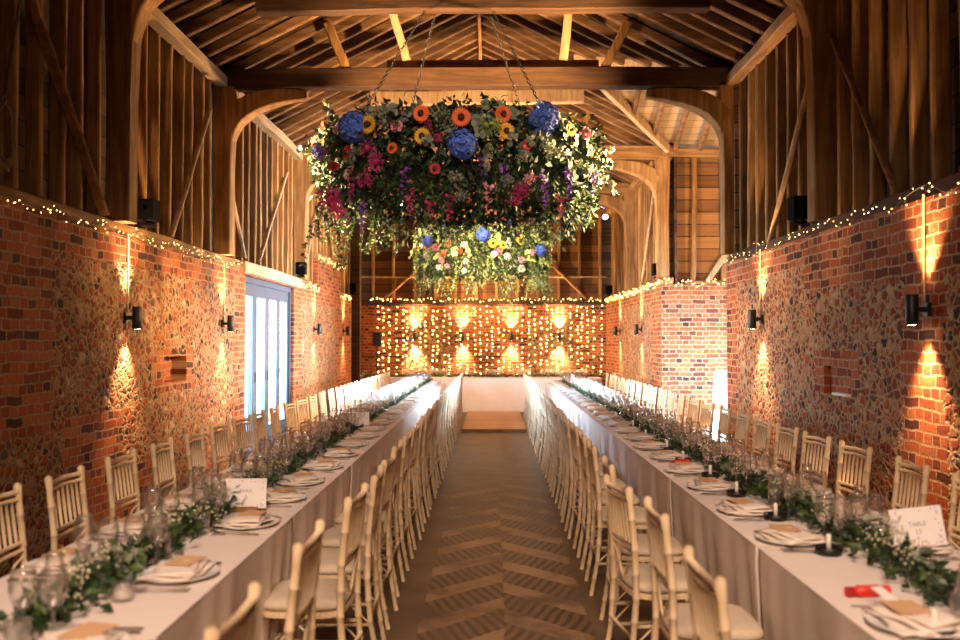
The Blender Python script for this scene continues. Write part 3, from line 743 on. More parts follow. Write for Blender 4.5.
light('far_spot_and_fill_beam', 'SPOT', (.1, 15.5, 4.5), 800, (1, .76, .54), aim=(0, 19.6, 2.2), spot_size=.95, spot_blend=.7, shadow_soft_size=.1)  # added fill to brighten the far hoop and head table cloth
light('far_spot_and_fill_beam', 'SPOT', (2.5, 20.2, 4.35), 200, (1, .8, .6), aim=(0, 17, .5), spot_size=1.2, spot_blend=.6, shadow_soft_size=.1)
light('far_spot_and_fill_beam', 'SPOT', (-1.9, 18.6, 4.4), 240, (1, .7, .5), aim=(.3, 19.5, .6), spot_size=1.6, spot_blend=.6, shadow_soft_size=.1)  # added fill on the head table, from the added fixture
light('added_fill_beam', 'SPOT', (-.2, 4.5, 4.55), 150, (1, .78, .6), aim=(-.33, 8.2, 3.2), spot_size=.75, spot_blend=.6, shadow_soft_size=.12)  # added fill on the camera side of the near flower hoop


w = bpy.data.worlds.new('World'); sc.world = w; w.use_nodes = True
bg = w.node_tree.nodes['Background']; bg.inputs[0].default_value = (.62, .80, 1.0, 1); bg.inputs[1].default_value = 3.0

# ------------------------------------------------------------------ tables
def tablecloth(L, W, H, seed):
    r = random.Random(seed)
    mb = MB(); NX = 16; NY = 48
    hx, hy = W / 2, L / 2
    # perimeter points
    per = []
    def seg(a, b, n):
        for i in range(n): per.append((a[0] + (b[0] - a[0]) * i / n, a[1] + (b[1] - a[1]) * i / n))
    seg((-hx, -hy), (hx, -hy), 20); seg((hx, -hy), (hx, hy), 46); seg((hx, hy), (-hx, hy), 20); seg((-hx, hy), (-hx, -hy), 46)
    n = len(per)
    ph = [r.uniform(0, 6.28) for _ in range(5)]; fq = [r.uniform(7, 10), r.uniform(13, 19), r.uniform(24, 30)]
    rows = 9; vs = []; fs = []
    def out(i):
        x, y = per[i]; m = 1e9
        o = Vector((0, 0))
        if abs(abs(x) - hx) < 1e-6: o.x = math.copysign(1, x)
        if abs(abs(y) - hy) < 1e-6: o.y = math.copysign(1, y)
        return o.normalized()
    for j in range(rows + 1):
        t = j / rows
        for i in range(n):
            x, y = per[i]; o = out(i); s = i / n * 6.2832
            wv = .5 * math.sin(fq[0] * s + ph[0]) + .35 * math.sin(fq[1] * s + ph[1] + t) + .2 * math.sin(fq[2] * s + ph[2])
            corner = abs(x) > hx - 1e-6 and abs(y) > hy - 1e-6
            amp = (.003 + .034 * t) * wv - .05 * t + .001
            lim = .012 if abs(o.y) < .5 else .004
            amp = min(amp, lim)
            z = H - (H - .02) * t + (0 if j else .0)
            rr = .006 if j == 0 else 0
            vs.append((x + o.x * (amp - rr), y + o.y * (min(amp, .006) - rr), z + (0 if j else .002)))
    for j in range(rows):
        for i in range(n):
            a = j * n + i; b = j * n + (i + 1) % n
            fs.append((a, a + n, b + n, b))
    mb.add(vs, fs, 0, True)
    # top as grid
    gx, gy = 14, 30; gv = []; gf = []
    for iy in range(gy + 1):
        for ix in range(gx + 1):
            x = -hx + W * ix / gx; y = -hy + L * iy / gy
            edge = ix in (0, gx) or iy in (0, gy)
            z = H + .003 + (0 if edge else .0018 * math.sin(x * 14 + ph[3]) * math.sin(y * 9 + ph[4]) + r.uniform(0, .001))
            gv.append((x * .994, y * .998, z))
    for iy in range(gy):
        for ix in range(gx):
            a = iy * (gx + 1) + ix; gf.append((a, a + 1, a + gx + 2, a + gx + 1))
    mb.add(gv, gf, 0, True)
    return mb
TW, TH = .80, .745
TL = 1.80
def make_table(name, seed, L=TL, W=TW):
    root = empty(name, (0, 0, 0), cat='table')
    tablecloth(L, W, TH, seed).build('tablecloth', M['cloth'], root)
    a = MB(); a.box((0, 0, TH - .022), (W - .03, L - .03, .03)); a.build('tabletop', M['chairwood'], root)
    return root
tprot = [make_table('banquet_table', 3), make_table('banquet_table', 8), make_table('banquet_table', 21)]
XTL, XTR = -1.36, 1.49
LT = [.75 + 1.81 * i for i in range(10)]
RTB = [1.93 + 1.81 * i for i in range(9)]
for side, xs, bs in (('left', XTL, LT), ('right', XTR, RTB)):
    for i, b0 in enumerate(bs):
        lab = 'long narrow table under an ivory cloth, %s from the front in the %s row' % (ORD[i + 1], side)
        place(tprot[i % 3], (xs, b0 + .905, 0), PI * (i % 2), lab, 'ivory-clothed tables in the long ' + side + ' row')
# head table and wooden platform
ht = empty('head_table', (-.1, 20.1, 0), 0, 'wide ivory-clothed head table across the far end of the aisle', 'table')
tablecloth(.8, 5.0, TH + .02, 77).build('tablecloth', M['cloth'], ht)
a = MB(); a.box((0, 0, TH - .0), (4.9, .7, .03)); a.build('tabletop', M['chairwood'], ht)
pf = empty('timber_platform', (0.04, 17.65, 0), 0, 'low polished wooden platform on the floor in front of the head table', 'platform')
a = MB(); a.box((0, 0, .03), (1.12, 4.0, .05)); a.build('planking', M['deck'], pf)
a = MB(); a.box((0, -2.012, .028), (1.14, .022, .056)); a.build('edge_strip', M['oakX'], pf)

# ------------------------------------------------------------------ chairs
def bamboo(p0, p1, r=.0135, nodes=5, curve=None):
    P0, P1 = Vector(p0), Vector(p1); path = []; rad = []
    ts = [0]
    for k in range(1, nodes + 1):
        t = k / (nodes + 1); ts += [t - .012, t, t + .012]
    ts.append(1)
    for i, t in enumerate(ts):
        p = P0.lerp(P1, t)
        if curve: p += Vector(curve) * math.sin(PI * t)
        path.append(p); rad.append(r * (1.28 if (i - 2) % 3 == 0 and 0 < i < len(ts) - 1 else 1))
    return path, rad
def make_chair():
    root = empty('chiavari_chair', (0, 0, 0), cat='chair')
    for s in (-1, 1):
        a = MB()
        path = []; rad = []
        pts = [(-.245, .170, 0), (-.205, .182, .22), (-.19, .186, .43), (-.195, .188, .65), (-.225, .190, .925)]
        pn = []
        for i in range(len(pts) - 1):
            p, q = Vector(pts[i]), Vector(pts[i + 1])
            for k in range(4): pn.append(p.lerp(q, k / 4))
        pn.append(Vector(pts[-1]))
        for i, p in enumerate(pn):
            for dz, rr in ((-.006, 1), (0, 1.25), (.006, 1)):
                if i in (0, len(pn) - 1) and dz != 0: continue
                path.append((p.x, p.y * s, p.z + dz)); rad.append((.0135 if p.z < .3 else .0158) * (rr if i % 2 == 0 and i > 0 else 1))
        path.append((pn[-1].x - .001, pn[-1].y * s, .937)); rad.append(.009)
        a.tube(path, rad, 8); a.build('rear_leg', M['chairwood'], root)
    for s in (-1, 1):
        a = MB(); pa, ra = bamboo((.178, .185 * s, 0), (.15, .18 * s, .43), .0165, 3); ra[0] = .013; a.tube(pa, ra, 8); a.build('front_leg', M['chairwood'], root)
    # seat frame: rounded trapezoid
    def outline(f=1, n=20, o=0):
        pts = []
        for k in range(n):
            an = 2 * PI * k / n; c, s_ = math.cos(an), math.sin(an)
            x = math.copysign(abs(c) ** .45, c) * (.18 + o) - .012; y = math.copysign(abs(s_) ** .45, s_) * (.195 + o + .01 * c)
            pts.append((x, y))
        return pts
    def padmesh(levels, mi=0):
        mbx = MB(); vs = []; n = 24
        for (o, z) in levels: vs += [(x, y, z) for x, y in outline(n=n, o=o)]
        fs = [(j * n + i, j * n + (i + 1) % n, (j + 1) * n + (i + 1) % n, (j + 1) * n + i) for j in range(len(levels) - 1) for i in range(n)]
        fs.append(tuple(reversed(range(n)))); fs.append(tuple(range((len(levels) - 1) * n, len(levels) * n)))
        mbx.add(vs, fs, 0, False); return mbx
    padmesh([(-.012, .418), (.004, .422), (.004, .442), (-.012, .447)]).build('seat', M['chairwood'], root)
    cu = padmesh([(-.012, .448), (.003, .455), (.006, .468), (.0, .482), (-.02, .492), (-.06, .497)]); cu.sm = [True] * len(cu.sm); cu.build('cushion', M['cushion'], root)
    def bx(z): # back x at height
        return -.195 - (z - .65) * .11 if z > .65 else -.19
    a = MB()
    for z, r_ in ((.895, .0125), (.862, .010)): a.tube([(bx(z) , -.188, z), (bx(z) - .012, 0, z + .006), (bx(z), .188, z)], r_, 6)
    a.build('top_rail', M['chairwood'], root)
    a = MB()
    for z in (.665, .63): a.tube([(bx(z), -.187, z), (bx(z) - .008, 0, z), (bx(z), .187, z)], .010, 6)
    a.build('lower_rail', M['chairwood'], root)
    a = MB()
    for k in range(6):
        y = -.135 + .054 * k
        a.tube([(bx(.665) - .006, y, .665), (bx(.76) - .008, y, .76), (bx(.87) - .01, y, .87)], [.007, .0095, .007], 6)
    a.build('back_spindles', M['chairwood'], root)
    a = MB()
    for s in (-1, 1):
        a.tube([(-.19, .186 * s, .60), (-.195, .10 * s, .575), (-.195, .03 * s, .50), (-.19, .0, .47)], .007, 6)
    a.build('arched_bracket', M['chairwood'], root)
    a = MB()
    for s in (-1, 1):
        a.tube([(.163, .184 * s, .2), (-.205, .18 * s, .2)], .009, 6); a.tube([(.157, .183 * s, .3), (-.198, .183 * s, .3)], .009, 6)
        a.tube([(.163, .184 * s, .21), (0, .182 * s, .40), (-.2, .18 * s, .21)], .005, 5)
    for z in (.24, .34): a.tube([(.162, -.183, z), (.162, .183, z)], .009, 6)
    a.tube([(-.21, -.18, .25), (-.21, .18, .25)], .009, 6)
    a.build('stretcher', M['chairwood'], root)
    return root
CH = make_chair()
rc = random.Random(3)
def ramp_list(start, first, step, end):
    l = list(first); y = l[-1] + step
    while y < end: l.append(y); y += step
    return l
LA = ramp_list(0, [2.29, 3.15, 4.02, 4.62, 5.19], .63, 18.7)
LWc = ramp_list(0, [3.36, 4.0, 4.58, 5.3, 5.96, 6.56, 7.2, 7.8, 8.4], .64, 18.7)
RA = ramp_list(0, [2.75, 3.66, 4.32, 5.02, 5.85], .64, 18.3)
RWc = ramp_list(0, [3.72, 4.37, 5.03, 5.80, 6.42], .65, 18.3)
ROWS = [('LA', LA, -.825, PI, "left table's aisle side"), ('LW', LWc, -1.955, 0, "left table's wall side"),
        ('RA', RA, .875, 0, "right table's aisle side"), ('RW', RWc, 2.09, PI, "right table's wall side")]
for key, ys, x, rz, where in ROWS:
    for i, y in enumerate(ys):
        dx = rc.uniform(-.015, .008) * (1 if key in ('LW', 'RA') else -1); da = rc.uniform(-.05, .05)
        if key in ('LW', 'RW') : da = rc.uniform(-.09, .09)
        if key == 'RA' and i == 2: dx = -.06; da = .14
        if key == 'LA' and i < 2: dx = -.05 + .015 * i; da = 0
        if key == 'RA' and i == 1: dx = .01; da = 0
        place(CH, (x + dx, y, 0), rz + da, 'pale limewashed spindle-back chair, %s from the front, %s' % (ORD[i + 1], where), 'chairs along the ' + where)
# yellow draped chair back on the fifth chair of the left aisle row
# head table chairs behind it
for i, x in enumerate((-1.9, -1.25, -.6, .05, .7, 1.35, 2.0)):
    place(CH, (x, 20.78, 0), -PI / 2, 'pale spindle-back chair behind the head table, %s from the left' % ORD[i + 1], 'chairs behind the head table')
# white covered chair standing in the porch
wc = empty('covered_chair', (3.46, 14.4, 0), .3, 'white cloth-covered high-back chair standing by the porch brickwork', 'chair')
a = MB()
n = 16
def sq(hw, hd, z, cx=0): return [(cx + math.copysign(abs(math.cos(2 * PI * k / n)) ** .4, math.cos(2 * PI * k / n)) * hd, math.copysign(abs(math.sin(2 * PI * k / n)) ** .4, math.sin(2 * PI * k / n)) * hw, z) for k in range(n)]
lv = [sq(.25, .26, .01), sq(.24, .24, .2), sq(.22, .22, .46), sq(.20, .19, .5)]
a.add([v for l in lv for v in l], [(j * n + i, j * n + (i + 1) % n, (j + 1) * n + (i + 1) % n, (j + 1) * n + i) for j in range(3) for i in range(n)] + [tuple(range(3 * n, 4 * n))], 0, True)
a.build('seat_cover', M['white_pet'], wc)
a = MB(); lv = [sq(.21, .05, .44, .2), sq(.21, .045, .8, .215), sq(.20, .04, 1.08, .235), sq(.17, .02, 1.12, .24)]
a.add([v for l in lv for v in l], [(j * n + i, j * n + (i + 1) % n, (j + 1) * n + (i + 1) % n, (j + 1) * n + i) for j in range(3) for i in range(n)] + [tuple(range(3 * n, 4 * n))], 0, True)
a.build('back_cover', M['white_pet'], wc)

# ------------------------------------------------------------------ place settings
ZT = TH + .004
def make_plate():
    root = empty('dinner_plate', (0, 0, 0), cat='plate')
    a = MB(); a.lathe([(0, .004), (.075, .004), (.085, .007), (.132, .017), (.137, .018), (.137, .015), (.09, .002), (.07, .0), (0, .0)], 28); a.build('dish', M['china'], root)
    return root
def plate_obj():
    a = MB(); a.lathe([(0, .006), (.085, .006), (.095, .009), (.137, .020), (.142, .021), (.142, .017), (.10, .002), (.08, .0), (0, .0)], 28)
    return a.build('dinner_plate', M['china'], cat='plate')
PL = plate_obj()
def napkin_obj(seed):
    r = random.Random(seed); a = MB()
    # loosely folded cloth: stacked wavy sheets with thickness
    for k in range(3):
        nx, ny = 8, 6; vs = []; fs = []
        hx, hy = .135 - .012 * k, .095 - .012 * k; rot = r.uniform(-.2, .2) + k * .12
        for iy in range(ny + 1):
            for ix in range(nx + 1):
                x = -hx + 2 * hx * ix / nx; y = -hy + 2 * hy * iy / ny
                z = .009 * k + .010 + .006 * math.sin(x * 30 + seed + k) + .004 * math.sin(y * 40 + k) + .006 * abs(y) / hy * (k > 0)
                vs.append((x * math.cos(rot) - y * math.sin(rot), x * math.sin(rot) + y * math.cos(rot), z))
        m = len(vs)
        vs += [(x, y, z - .007) for x, y, z in vs]
        for iy in range(ny):
            for ix in range(nx):
                q = iy * (nx + 1) + ix; fs.append((q, q + 1, q + nx + 2, q + nx + 1)); fs.append((m + q, m + q + nx + 1, m + q + nx + 2, m + q + 1))
        edge = [i for i in range(nx + 1)] + [(iy) * (nx + 1) + nx for iy in range(1, ny + 1)] + [ny * (nx + 1) + ix for ix in range(nx - 1, -1, -1)] + [iy * (nx + 1) for iy in range(ny - 1, 0, -1)]
        for i in range(len(edge)):
            p, q = edge[i], edge[(i + 1) % len(edge)]; fs.append((p, m + p, m + q, q))
        a.add(vs, fs, 0, True)
    return a.build('napkin', M['napkin'], cat='napkin')
NK = [napkin_obj(1), napkin_obj(5)]
def menu_obj():
    a = MB(); a.box((0, 0, .0015), (.10, .135, .002)); o = a.build('menu_card', M['kraft'], cat='menu card'); return o
MN = menu_obj()
def fork_obj():
    a = MB()
    a.sweep([(0, -.10, .003), (0, -.03, .004), (0, .035, .010), (0, .055, .008)], .007, .0025, .0006, taper=[1.5, .9, .8, 1.6])
    a.sweep([(0, .052, .008), (0, .068, .006)], .021, .0022, .0006)
    for k in range(4): a.sweep([(-.0088 + k * .0059, .066, .006), (-.0088 + k * .0059, .10, .010)], .0028, .0022, .0005)
    return a.build('fork', M['steel'], cat='fork')
def knife_obj():
    a = MB(); a.sweep([(0, -.105, .004), (0, -.02, .005)], .014, .006, .002, taper=[1, .75]); a.sweep([(0, -.02, .005), (.001, .06, .005), (.002, .115, .005)], .017, .0022, .0006, taper=[.8, 1.1, .5])
    return a.build('knife', M['steel'], cat='knife')
FK, KN = fork_obj(), knife_obj()
def glass_obj(name, prof, cat, n=16):
    a = MB(); a.lathe(prof, n); return a.build(name, M['glass'], cat=cat)
WG = glass_obj('wine_glass', [(0, .003), (.032, .002), (.034, .004), (.010, .008), (.0042, .014), (.0038, .085), (.006, .092), (.022, .102), (.036, .125), (.040, .15), (.037, .178), (.031, .205), (.030, .205), (.036, .178), (.0385, .15), (.034, .126), (.02, .105), (0, .098)], 'wine glass')
FL = glass_obj('champagne_flute', [(0, .003), (.029, .002), (.031, .004), (.008, .008), (.004, .014), (.0038, .075), (.008, .085), (.020, .105), (.0255, .14), (.0265, .18), (.023, .232), (.022, .232), (.025, .18), (.024, .14), (.018, .108), (0, .09)], 'champagne flute')
TB = glass_obj('water_tumbler', [(0, .006), (.029, .006), (.035, .1), (.036, .1), (.031, .0), (0, 0)], 'tumbler')
# tumbler with a dark drink
def drink_obj():
    root = empty('drink_tumbler', (0, 0, 0), cat='tumbler')
    a = MB(); a.lathe([(0, .006), (.029, .006), (.036, .11), (.037, .11), (.031, .0), (0, 0)], 16); a.build('tumbler_glass', M['glass'], root)
    a = MB(); a.lathe([(0, .008), (.027, .008), (.032, .075), (0, .075)], 16); a.build('drink', M['drink'], root, label='dark drink filling the tumbler')
    return root
def votive_obj():
    root = empty('votive_holder', (0, 0, 0), cat='candle holder')
    a = MB(); a.lathe([(0, .006), (.031, .006), (.035, .02), (.035, .06), (.036, .06), (.036, .0), (0, 0)], 16); a.build('glass_cup', M['glass'], root)
    a = MB(); a.lathe([(0, .007), (.027, .007), (.027, .03), (0, .031)], 12); a.tube([(0, 0, .03), (0, 0, .04)], .001, 5); a.build('candle', M['wax'], root)
    return root
def dish_obj():
    root = empty('candle_dish', (0, 0, 0), cat='candle holder')
    a = MB(); a.lathe([(0, .004), (.045, .004), (.052, .03), (.055, .03), (.05, .0), (0, 0)], 20); a.build('bowl', M['black'], root)
    a = MB(); a.lathe([(0, .005), (.0095, .005), (.0095, .075), (.003, .08), (0, .08)], 10); a.build('candle', M['wax'], root, label='white stub candle')
    a = MB(); a.tube([(0, 0, .079), (.001, 0, .088)], .001, 5); a.build('wick', M['wire'], root)
    return root
DR, VO, CD = drink_obj(), votive_obj(), dish_obj()

SETS = {'LA': [1.95, 2.45, 3.24, 4.13, 4.78, 5.33], 'LW': None, 'RA': [2.70, 3.84, 4.47, 5.18, 5.84], 'RW': None}
rs = random.Random(9)
for key, ys, x, rz, where in ROWS:
    if SETS[key]:
        yy = list(SETS[key]); 
        while yy[-1] + .635 < 18.6 - (0 if key[0] == 'L' else .3): yy.append(yy[-1] + .635)
        if key == 'LA': yy = yy[1:]
    else: yy = ys
    cx = XTL if key[0] == 'L' else XTR
    s = 1 if key in ('LA', 'RW') else -1      # which side of the table centre (in x)
    # guest looks towards -s in x
    face = PI / 2 if s > 0 else -PI / 2       # local +y of cutlery points away from the guest
    for i, y in enumerate(yy):
        far = y > 11.5
        o = ORD[i + 1]
        wh = '%s place from the front, %s' % (o, where)
        px = cx + s * (TW / 2 - .165) + rs.uniform(-.01, .01)
        place(PL, (px, y, ZT), rs.uniform(0, 6), 'round white dinner plate at the ' + wh, 'dinner plates')
        place(NK[i % 2], (px - s * .0, y + rs.uniform(-.01, .01), ZT + .014), rs.uniform(-.3, .3) + PI / 2, 'folded blush napkin on the ' + wh, 'folded napkins on the plates')
        if not far:
            place(MN, (px + s * .015, y + .03, ZT + .050), rs.uniform(-.25, .25), 'kraft brown menu card at the ' + wh, 'kraft menu cards')
        lr = -s      # guest's left is +y or -y
        sets = ((.165, FK, 'outer fork'), (.19 + .0, FK, 'inner fork')) if not far else ((.172, FK, 'fork'),)
        for q, (dy, pr, nm) in enumerate(((.172, FK, 'inner fork'), (.200, FK, 'outer fork')) if not far else ((.175, FK, 'fork'),)):
            place(pr, (px + rs.uniform(-.012, .012), y - s * dy, ZT), face + rs.uniform(-.06, .06), 'steel %s at the %s' % (nm, wh), 'forks')
        for q, (dy, pr, nm) in enumerate(((.168, KN, 'inner knife'), (.196, KN, 'outer knife')) if not far else ((.172, KN, 'knife'),)):
            place(pr, (px + rs.uniform(-.012, .012), y + s * dy, ZT), face + rs.uniform(-.06, .06), 'steel %s at the %s' % (nm, wh), 'knives')
        gx = cx + s * (TW / 2 - .315)
        gy = y + s * .17
        if key == 'LA' and abs(y - 4.13) < .01: gy -= .14
        place(FL, (gx - s * .0, gy + .0, ZT), 0, 'clear champagne flute at the ' + wh, 'champagne flutes')
        place(WG, (gx + s * .035, gy - s * .075, ZT), 0, 'wine glass nearer the guest, ' + wh, 'wine glasses')
        place(WG, (gx - s * .045, gy - s * .085, ZT), 0, 'wine glass nearer the garland, ' + wh, 'wine glasses')
        if key == 'LA' and abs(y - 4.13) < .01: pass
        if i % 2 == 0 and y < 12: place(TB, (gx + s * .0, gy - s * .20, ZT), 0, 'short clear water tumbler at the ' + wh, 'water tumblers')
# candle holders
for i, y in enumerate([3.62, 4.3, 4.95, 5.6, 6.3, 7.0, 7.8, 8.7, 9.6]):
    place(CD, (1.34 + .02 * math.sin(i * 3), y, ZT), 0, 'black dish with a white stub candle, %s from the front on the right table' % ORD[i + 1], 'candle dishes on the right table')
place(CD, (1.27, 2.62, ZT), 0, 'black dish with a white stub candle at the very front of the right table', 'candle dishes on the right table')
for i, (x, y) in enumerate([(-1.19, 3.37), (-1.21, 2.95), (-1.23, 5.0), (-1.21, 6.3), (-1.22, 7.6), (-1.22, 9.0)]):
    place(VO, (x, y, ZT), 0, ['clear glass votive between the near plate and the dark drink', 'clear glass votive tucked by the front left garland', 'clear glass votive just beyond the white table sign',
          'clear glass votive in the middle of the left table', 'clear glass votive midway along the left garland', 'clear glass votive before the second table sign'][i], 'glass votives on the left table')
place(DR, (-1.27, 3.46, ZT), 0, 'glass tumbler of dark drink beside the votive on the left table')

# table sign cards on wood blocks
def sign(loc, rz, w_, h_, lines, lab, tilt=.25, roll=0):
    root = empty('table_sign', loc, rz, lab, 'sign')
    ct = Matrix.Rotation(-tilt, 3, 'X')
    a = MB(); a.box((0, .01, .012), (w_ * .62, .035, .024)); a.build('wooden_block', M['oakX'], root)
    a = MB(); a.box((0, 0, 0), (w_, .003, h_)); c = a.build('card', M['card'], root); c.location = (0, .02, .016 + h_ / 2); c.rotation_euler = (-tilt * .5, -roll, 0); c.location.z += roll * .1
    fl = MB(); r = random.Random(int(w_ * 1e4) + int(loc[1] * 100))
    for k in range(46):
        e = r.random(); sdx = r.choice((-1, 1))
        if r.random() < .7: x, z = sdx * (w_ / 2 - .012 - .012 * r.random()), r.uniform(-h_ / 2 + .01, h_ / 2 - .01)
        else: x, z = r.uniform(-w_ / 2 + .01, w_ / 2 - .01), r.choice((-1, 1)) * (h_ / 2 - .012)
        fl.leaf((x, -.0024, z), (r.uniform(-1, 1), 0, r.uniform(-1, 1)), (0, -1, 0), .009, .006, r.choice((0, 1)), 0)
    fo = fl.build('floral_border', [M['lilac'], M['pink']], root, kind='stuff'); fo.parent = c; KIDS[root.name].remove(fo); KIDS.setdefault(c.name, []).append(fo)
    for (txt, size, z) in lines:
        cu = bpy.data.curves.new('lettering', 'FONT'); cu.body = txt; cu.size = size; cu.align_x = 'CENTER'; cu.align_y = 'CENTER'; cu.extrude = .0003
        cu.materials.append(M['ink'])
        tt = bpy.data.objects.new('lettering_curve', cu); COL.objects.link(tt); bpy.context.view_layer.update(); me = bpy.data.meshes.new_from_object(tt.evaluated_get(bpy.context.evaluated_depsgraph_get())); bpy.data.objects.remove(tt); t = bpy.data.objects.new('lettering', me); COL.objects.link(t); t.rotation_euler = (PI / 2, 0, 0); t.location = (0, -.0024, z); setparent(t, c)
    return root
sign((-1.225, 4.46, ZT), 0.02, .205, .145, [('TABLE', .022, .012), ('2', .024, -.016)], 'white TABLE sign card with lilac floral border, front of the left table')
sign((-1.27, 8.55, ZT), 0.03, .20, .15, [('TABLE', .022, .012), ('3', .024, -.016)], 'white TABLE sign card farther along the left table')
sign((1.69, 3.60, ZT), -.10, .20, .155, [('TABLE', .024, .012), ('13', .026, -.018)], 'white TABLE sign card leaning beside the right garland', roll=.13)
# red crackers with a paper tag
def cracker(loc, rz, lab):
    root = empty('christmas_cracker', loc, rz, lab, 'party favour')
    a = MB(); a.tube([(-.075, 0, .02), (-.05, 0, .02), (-.045, 0, .02), (-.038, 0, .02), (.038, 0, .02), (.045, 0, .02), (.05, 0, .02), (.075, 0, .02)], [.017, .016, .008, .019, .019, .008, .016, .017], 12); a.build('paper_tube', M['red'], root)
    return root
cracker((1.245, 3.02, ZT + .0), .15, 'bright red paper cracker above the front right plate')
cracker((1.28, 6.16, ZT + .0), .6, 'small red paper cracker farther along the right table')
tg = MB(); tg.box((0, 0, 0), (.055, .07, .002)); o = tg.build('name_tag', M['card'], label='small white name tag lying on the front right napkin', cat='tag', loc=(1.22, 2.83, ZT + .062)); o.rotation_euler = (.45, .1, .6)
# posy-like black cameras on the table (small dark object far along)
# ------------------------------------------------------------------ greenery
def rdir(r, up=0):
    v = Vector((r.gauss(0, 1), r.gauss(0, 1), r.gauss(0, 1) + up)); return v.normalized()
def make_garland(seed, L=1.8):
    r = random.Random(seed); root = empty('foliage_garland', (0, 0, 0), cat='garland')
    st = MB()
    path = [(.03 * math.sin(k * 1.3 + seed), -L / 2 + L * k / 10, .02 + .01 * math.sin(k)) for k in range(11)]
    st.tube(path, .006, 5); st.build('stem', M['stem'], root)
    lf = MB()
    for k in range(560):
        y = r.uniform(-L / 2, L / 2); x = r.gauss(0, .05); x = max(-.12, min(.12, x)); z = .012 + abs(r.gauss(0, .035)) * (1 - abs(x) / .16)
        d = rdir(r, .3); d.z = abs(d.z) * .7
        lf.leaf((x, y, z), d, rdir(r, 1), r.uniform(.04, .075), r.uniform(.022, .040), r.choice((0, 0, 0, 1)), .2)
    lf.build('ruscus_leaves', [M['leaf_dark'], M['leaf_mid']], root, kind='stuff')
    e = MB()
    for q in range(14):
        y = r.uniform(-L / 2, L / 2); x = r.uniform(-.06, .06); d = Vector((r.uniform(-.7, .7), r.uniform(-1, 1), r.uniform(.2, .9))).normalized()
        for k in range(9):
            p = Vector((x, y, .03)) + d * (.014 * k)
            e.leaf(p, rdir(r) + d * .4, rdir(r, 1), .028, .027, 0, .15, rnd=True)
    e.build('eucalyptus_sprigs', M['euc'], root, kind='stuff')
    gy = MB()
    for q in range(16):
        y = r.uniform(-L / 2, L / 2); x = r.uniform(-.08, .08); top = r.uniform(.06, .15)
        for k in range(20):
            p = (x + r.gauss(0, .022), y + r.gauss(0, .03), top + r.gauss(0, .018))
            gy.octa(p, r.uniform(.004, .0065))
            if k % 3 == 0: gy.tube([(x, y, .02), p], .0008, 3, 1, caps=False)
    gy.build('gypsophila', [M['gyp'], M['leaf_mid']], root, label='tiny cream gypsophila blossoms', kind='stuff')
    return root
GR = [make_garland(2), make_garland(7), make_garland(15)]
for side, xs, bs in (('left', XTL, LT[1:]), ('right', XTR, RTB)):
    for i, b0 in enumerate(bs):
        place(GR[i % 3], (xs + .01, b0 + .905, ZT), PI * ((i // 3) % 2), 'green foliage garland with cream blossom, %s from the front down the %s table' % (ORD[i + 1], side), 'table garlands on the ' + side)
for i, x in enumerate((-1.95, -.05, 1.85)):
    place(GR[i], (x - .05, 19.95, ZT + .02), PI / 2, 'foliage garland on the head table, %s' % ['left piece', 'middle piece', 'right piece'][i], 'garlands on the head table')

# ------------------------------------------------------------------ flower hoops
def hydrangea(r, rad, mi=0):
    a = MB(); a.lathe([(rad * .7 * math.cos(t), rad * .7 * math.sin(t)) for t in [PI / 2 * (k / 4 - 1) for k in range(9)]], 12, sy=.8)
    for k in range(150):
        d = rdir(r); c = d * rad * r.uniform(.86, 1.0); c.y *= .8
        u = d.orthogonal().normalized(); v = d.cross(u)
        an = r.uniform(0, 6); s = rad * .25
        for q in range(4):
            t = an + q * PI / 2; dd = u * math.cos(t) + v * math.sin(t)
            a.leaf(c, dd + d * .3 + rdir(r) * .3, d, s, s * .85, 0, .2)
    return a
def daisy(r, rad, petals=16, rows=2):
    a = MB()   # faces -y
    for row in range(rows):
        for k in range(petals):
            t = 2 * PI * (k + row * .5) / petals
            dd = Vector((math.cos(t), -.22 - .15 * row, math.sin(t)))
            a.leaf(Vector((math.cos(t), -.02, math.sin(t))) * rad * .25, dd, (0, -1, 0), rad * (.8 - .12 * row), rad * .34, 0, .12)
    return a
def centre(rad):
    a = MB(); n = 12; prof = [(rad, 0), (rad * .85, -.35 * rad), (rad * .4, -.55 * rad), (0, -.5 * rad)]
    vs = []; fs = []
    for (q, y) in prof:
        for k in range(n): vs.append((q * math.cos(2 * PI * k / n), y, q * math.sin(2 * PI * k / n)))
    for j in range(len(prof) - 1):
        for k in range(n): fs.append((j * n + k, j * n + (k + 1) % n, (j + 1) * n + (k + 1) % n, (j + 1) * n + k))
    a.add(vs, fs, 0, True); return a
def ruffle(r, rad):
    a = MB()
    for k in range(60):
        d = rdir(r, 0); d.y = -abs(d.y) if r.random() < .8 else d.y
        a.leaf(d * rad * .3, d + rdir(r) * .3, rdir(r), rad * .7, rad * .5, 0, .3, rnd=True)
    return a
def spike(r, L, rad):
    a = MB()
    for k in range(int(L / .0065)):
        z = -k * .0065; q = rad * (1 - .6 * k * .0065 / L); d = rdir(r); d.z *= .4
        a.leaf(Vector((0, 0, z)) + d * q * .4, d, rdir(r, 1), q * .8, q * .75, 0, .2, rnd=True)
    return a
def cluster(r, rad):
    a = MB(); a.octa((0, 0, 0), rad * .45)
    for k in range(70):
        d = rdir(r); a.leaf(d * rad * r.uniform(.3, .8), rdir(r) + d, rdir(r), rad * .4, rad * .22, 0, .2)
    return a

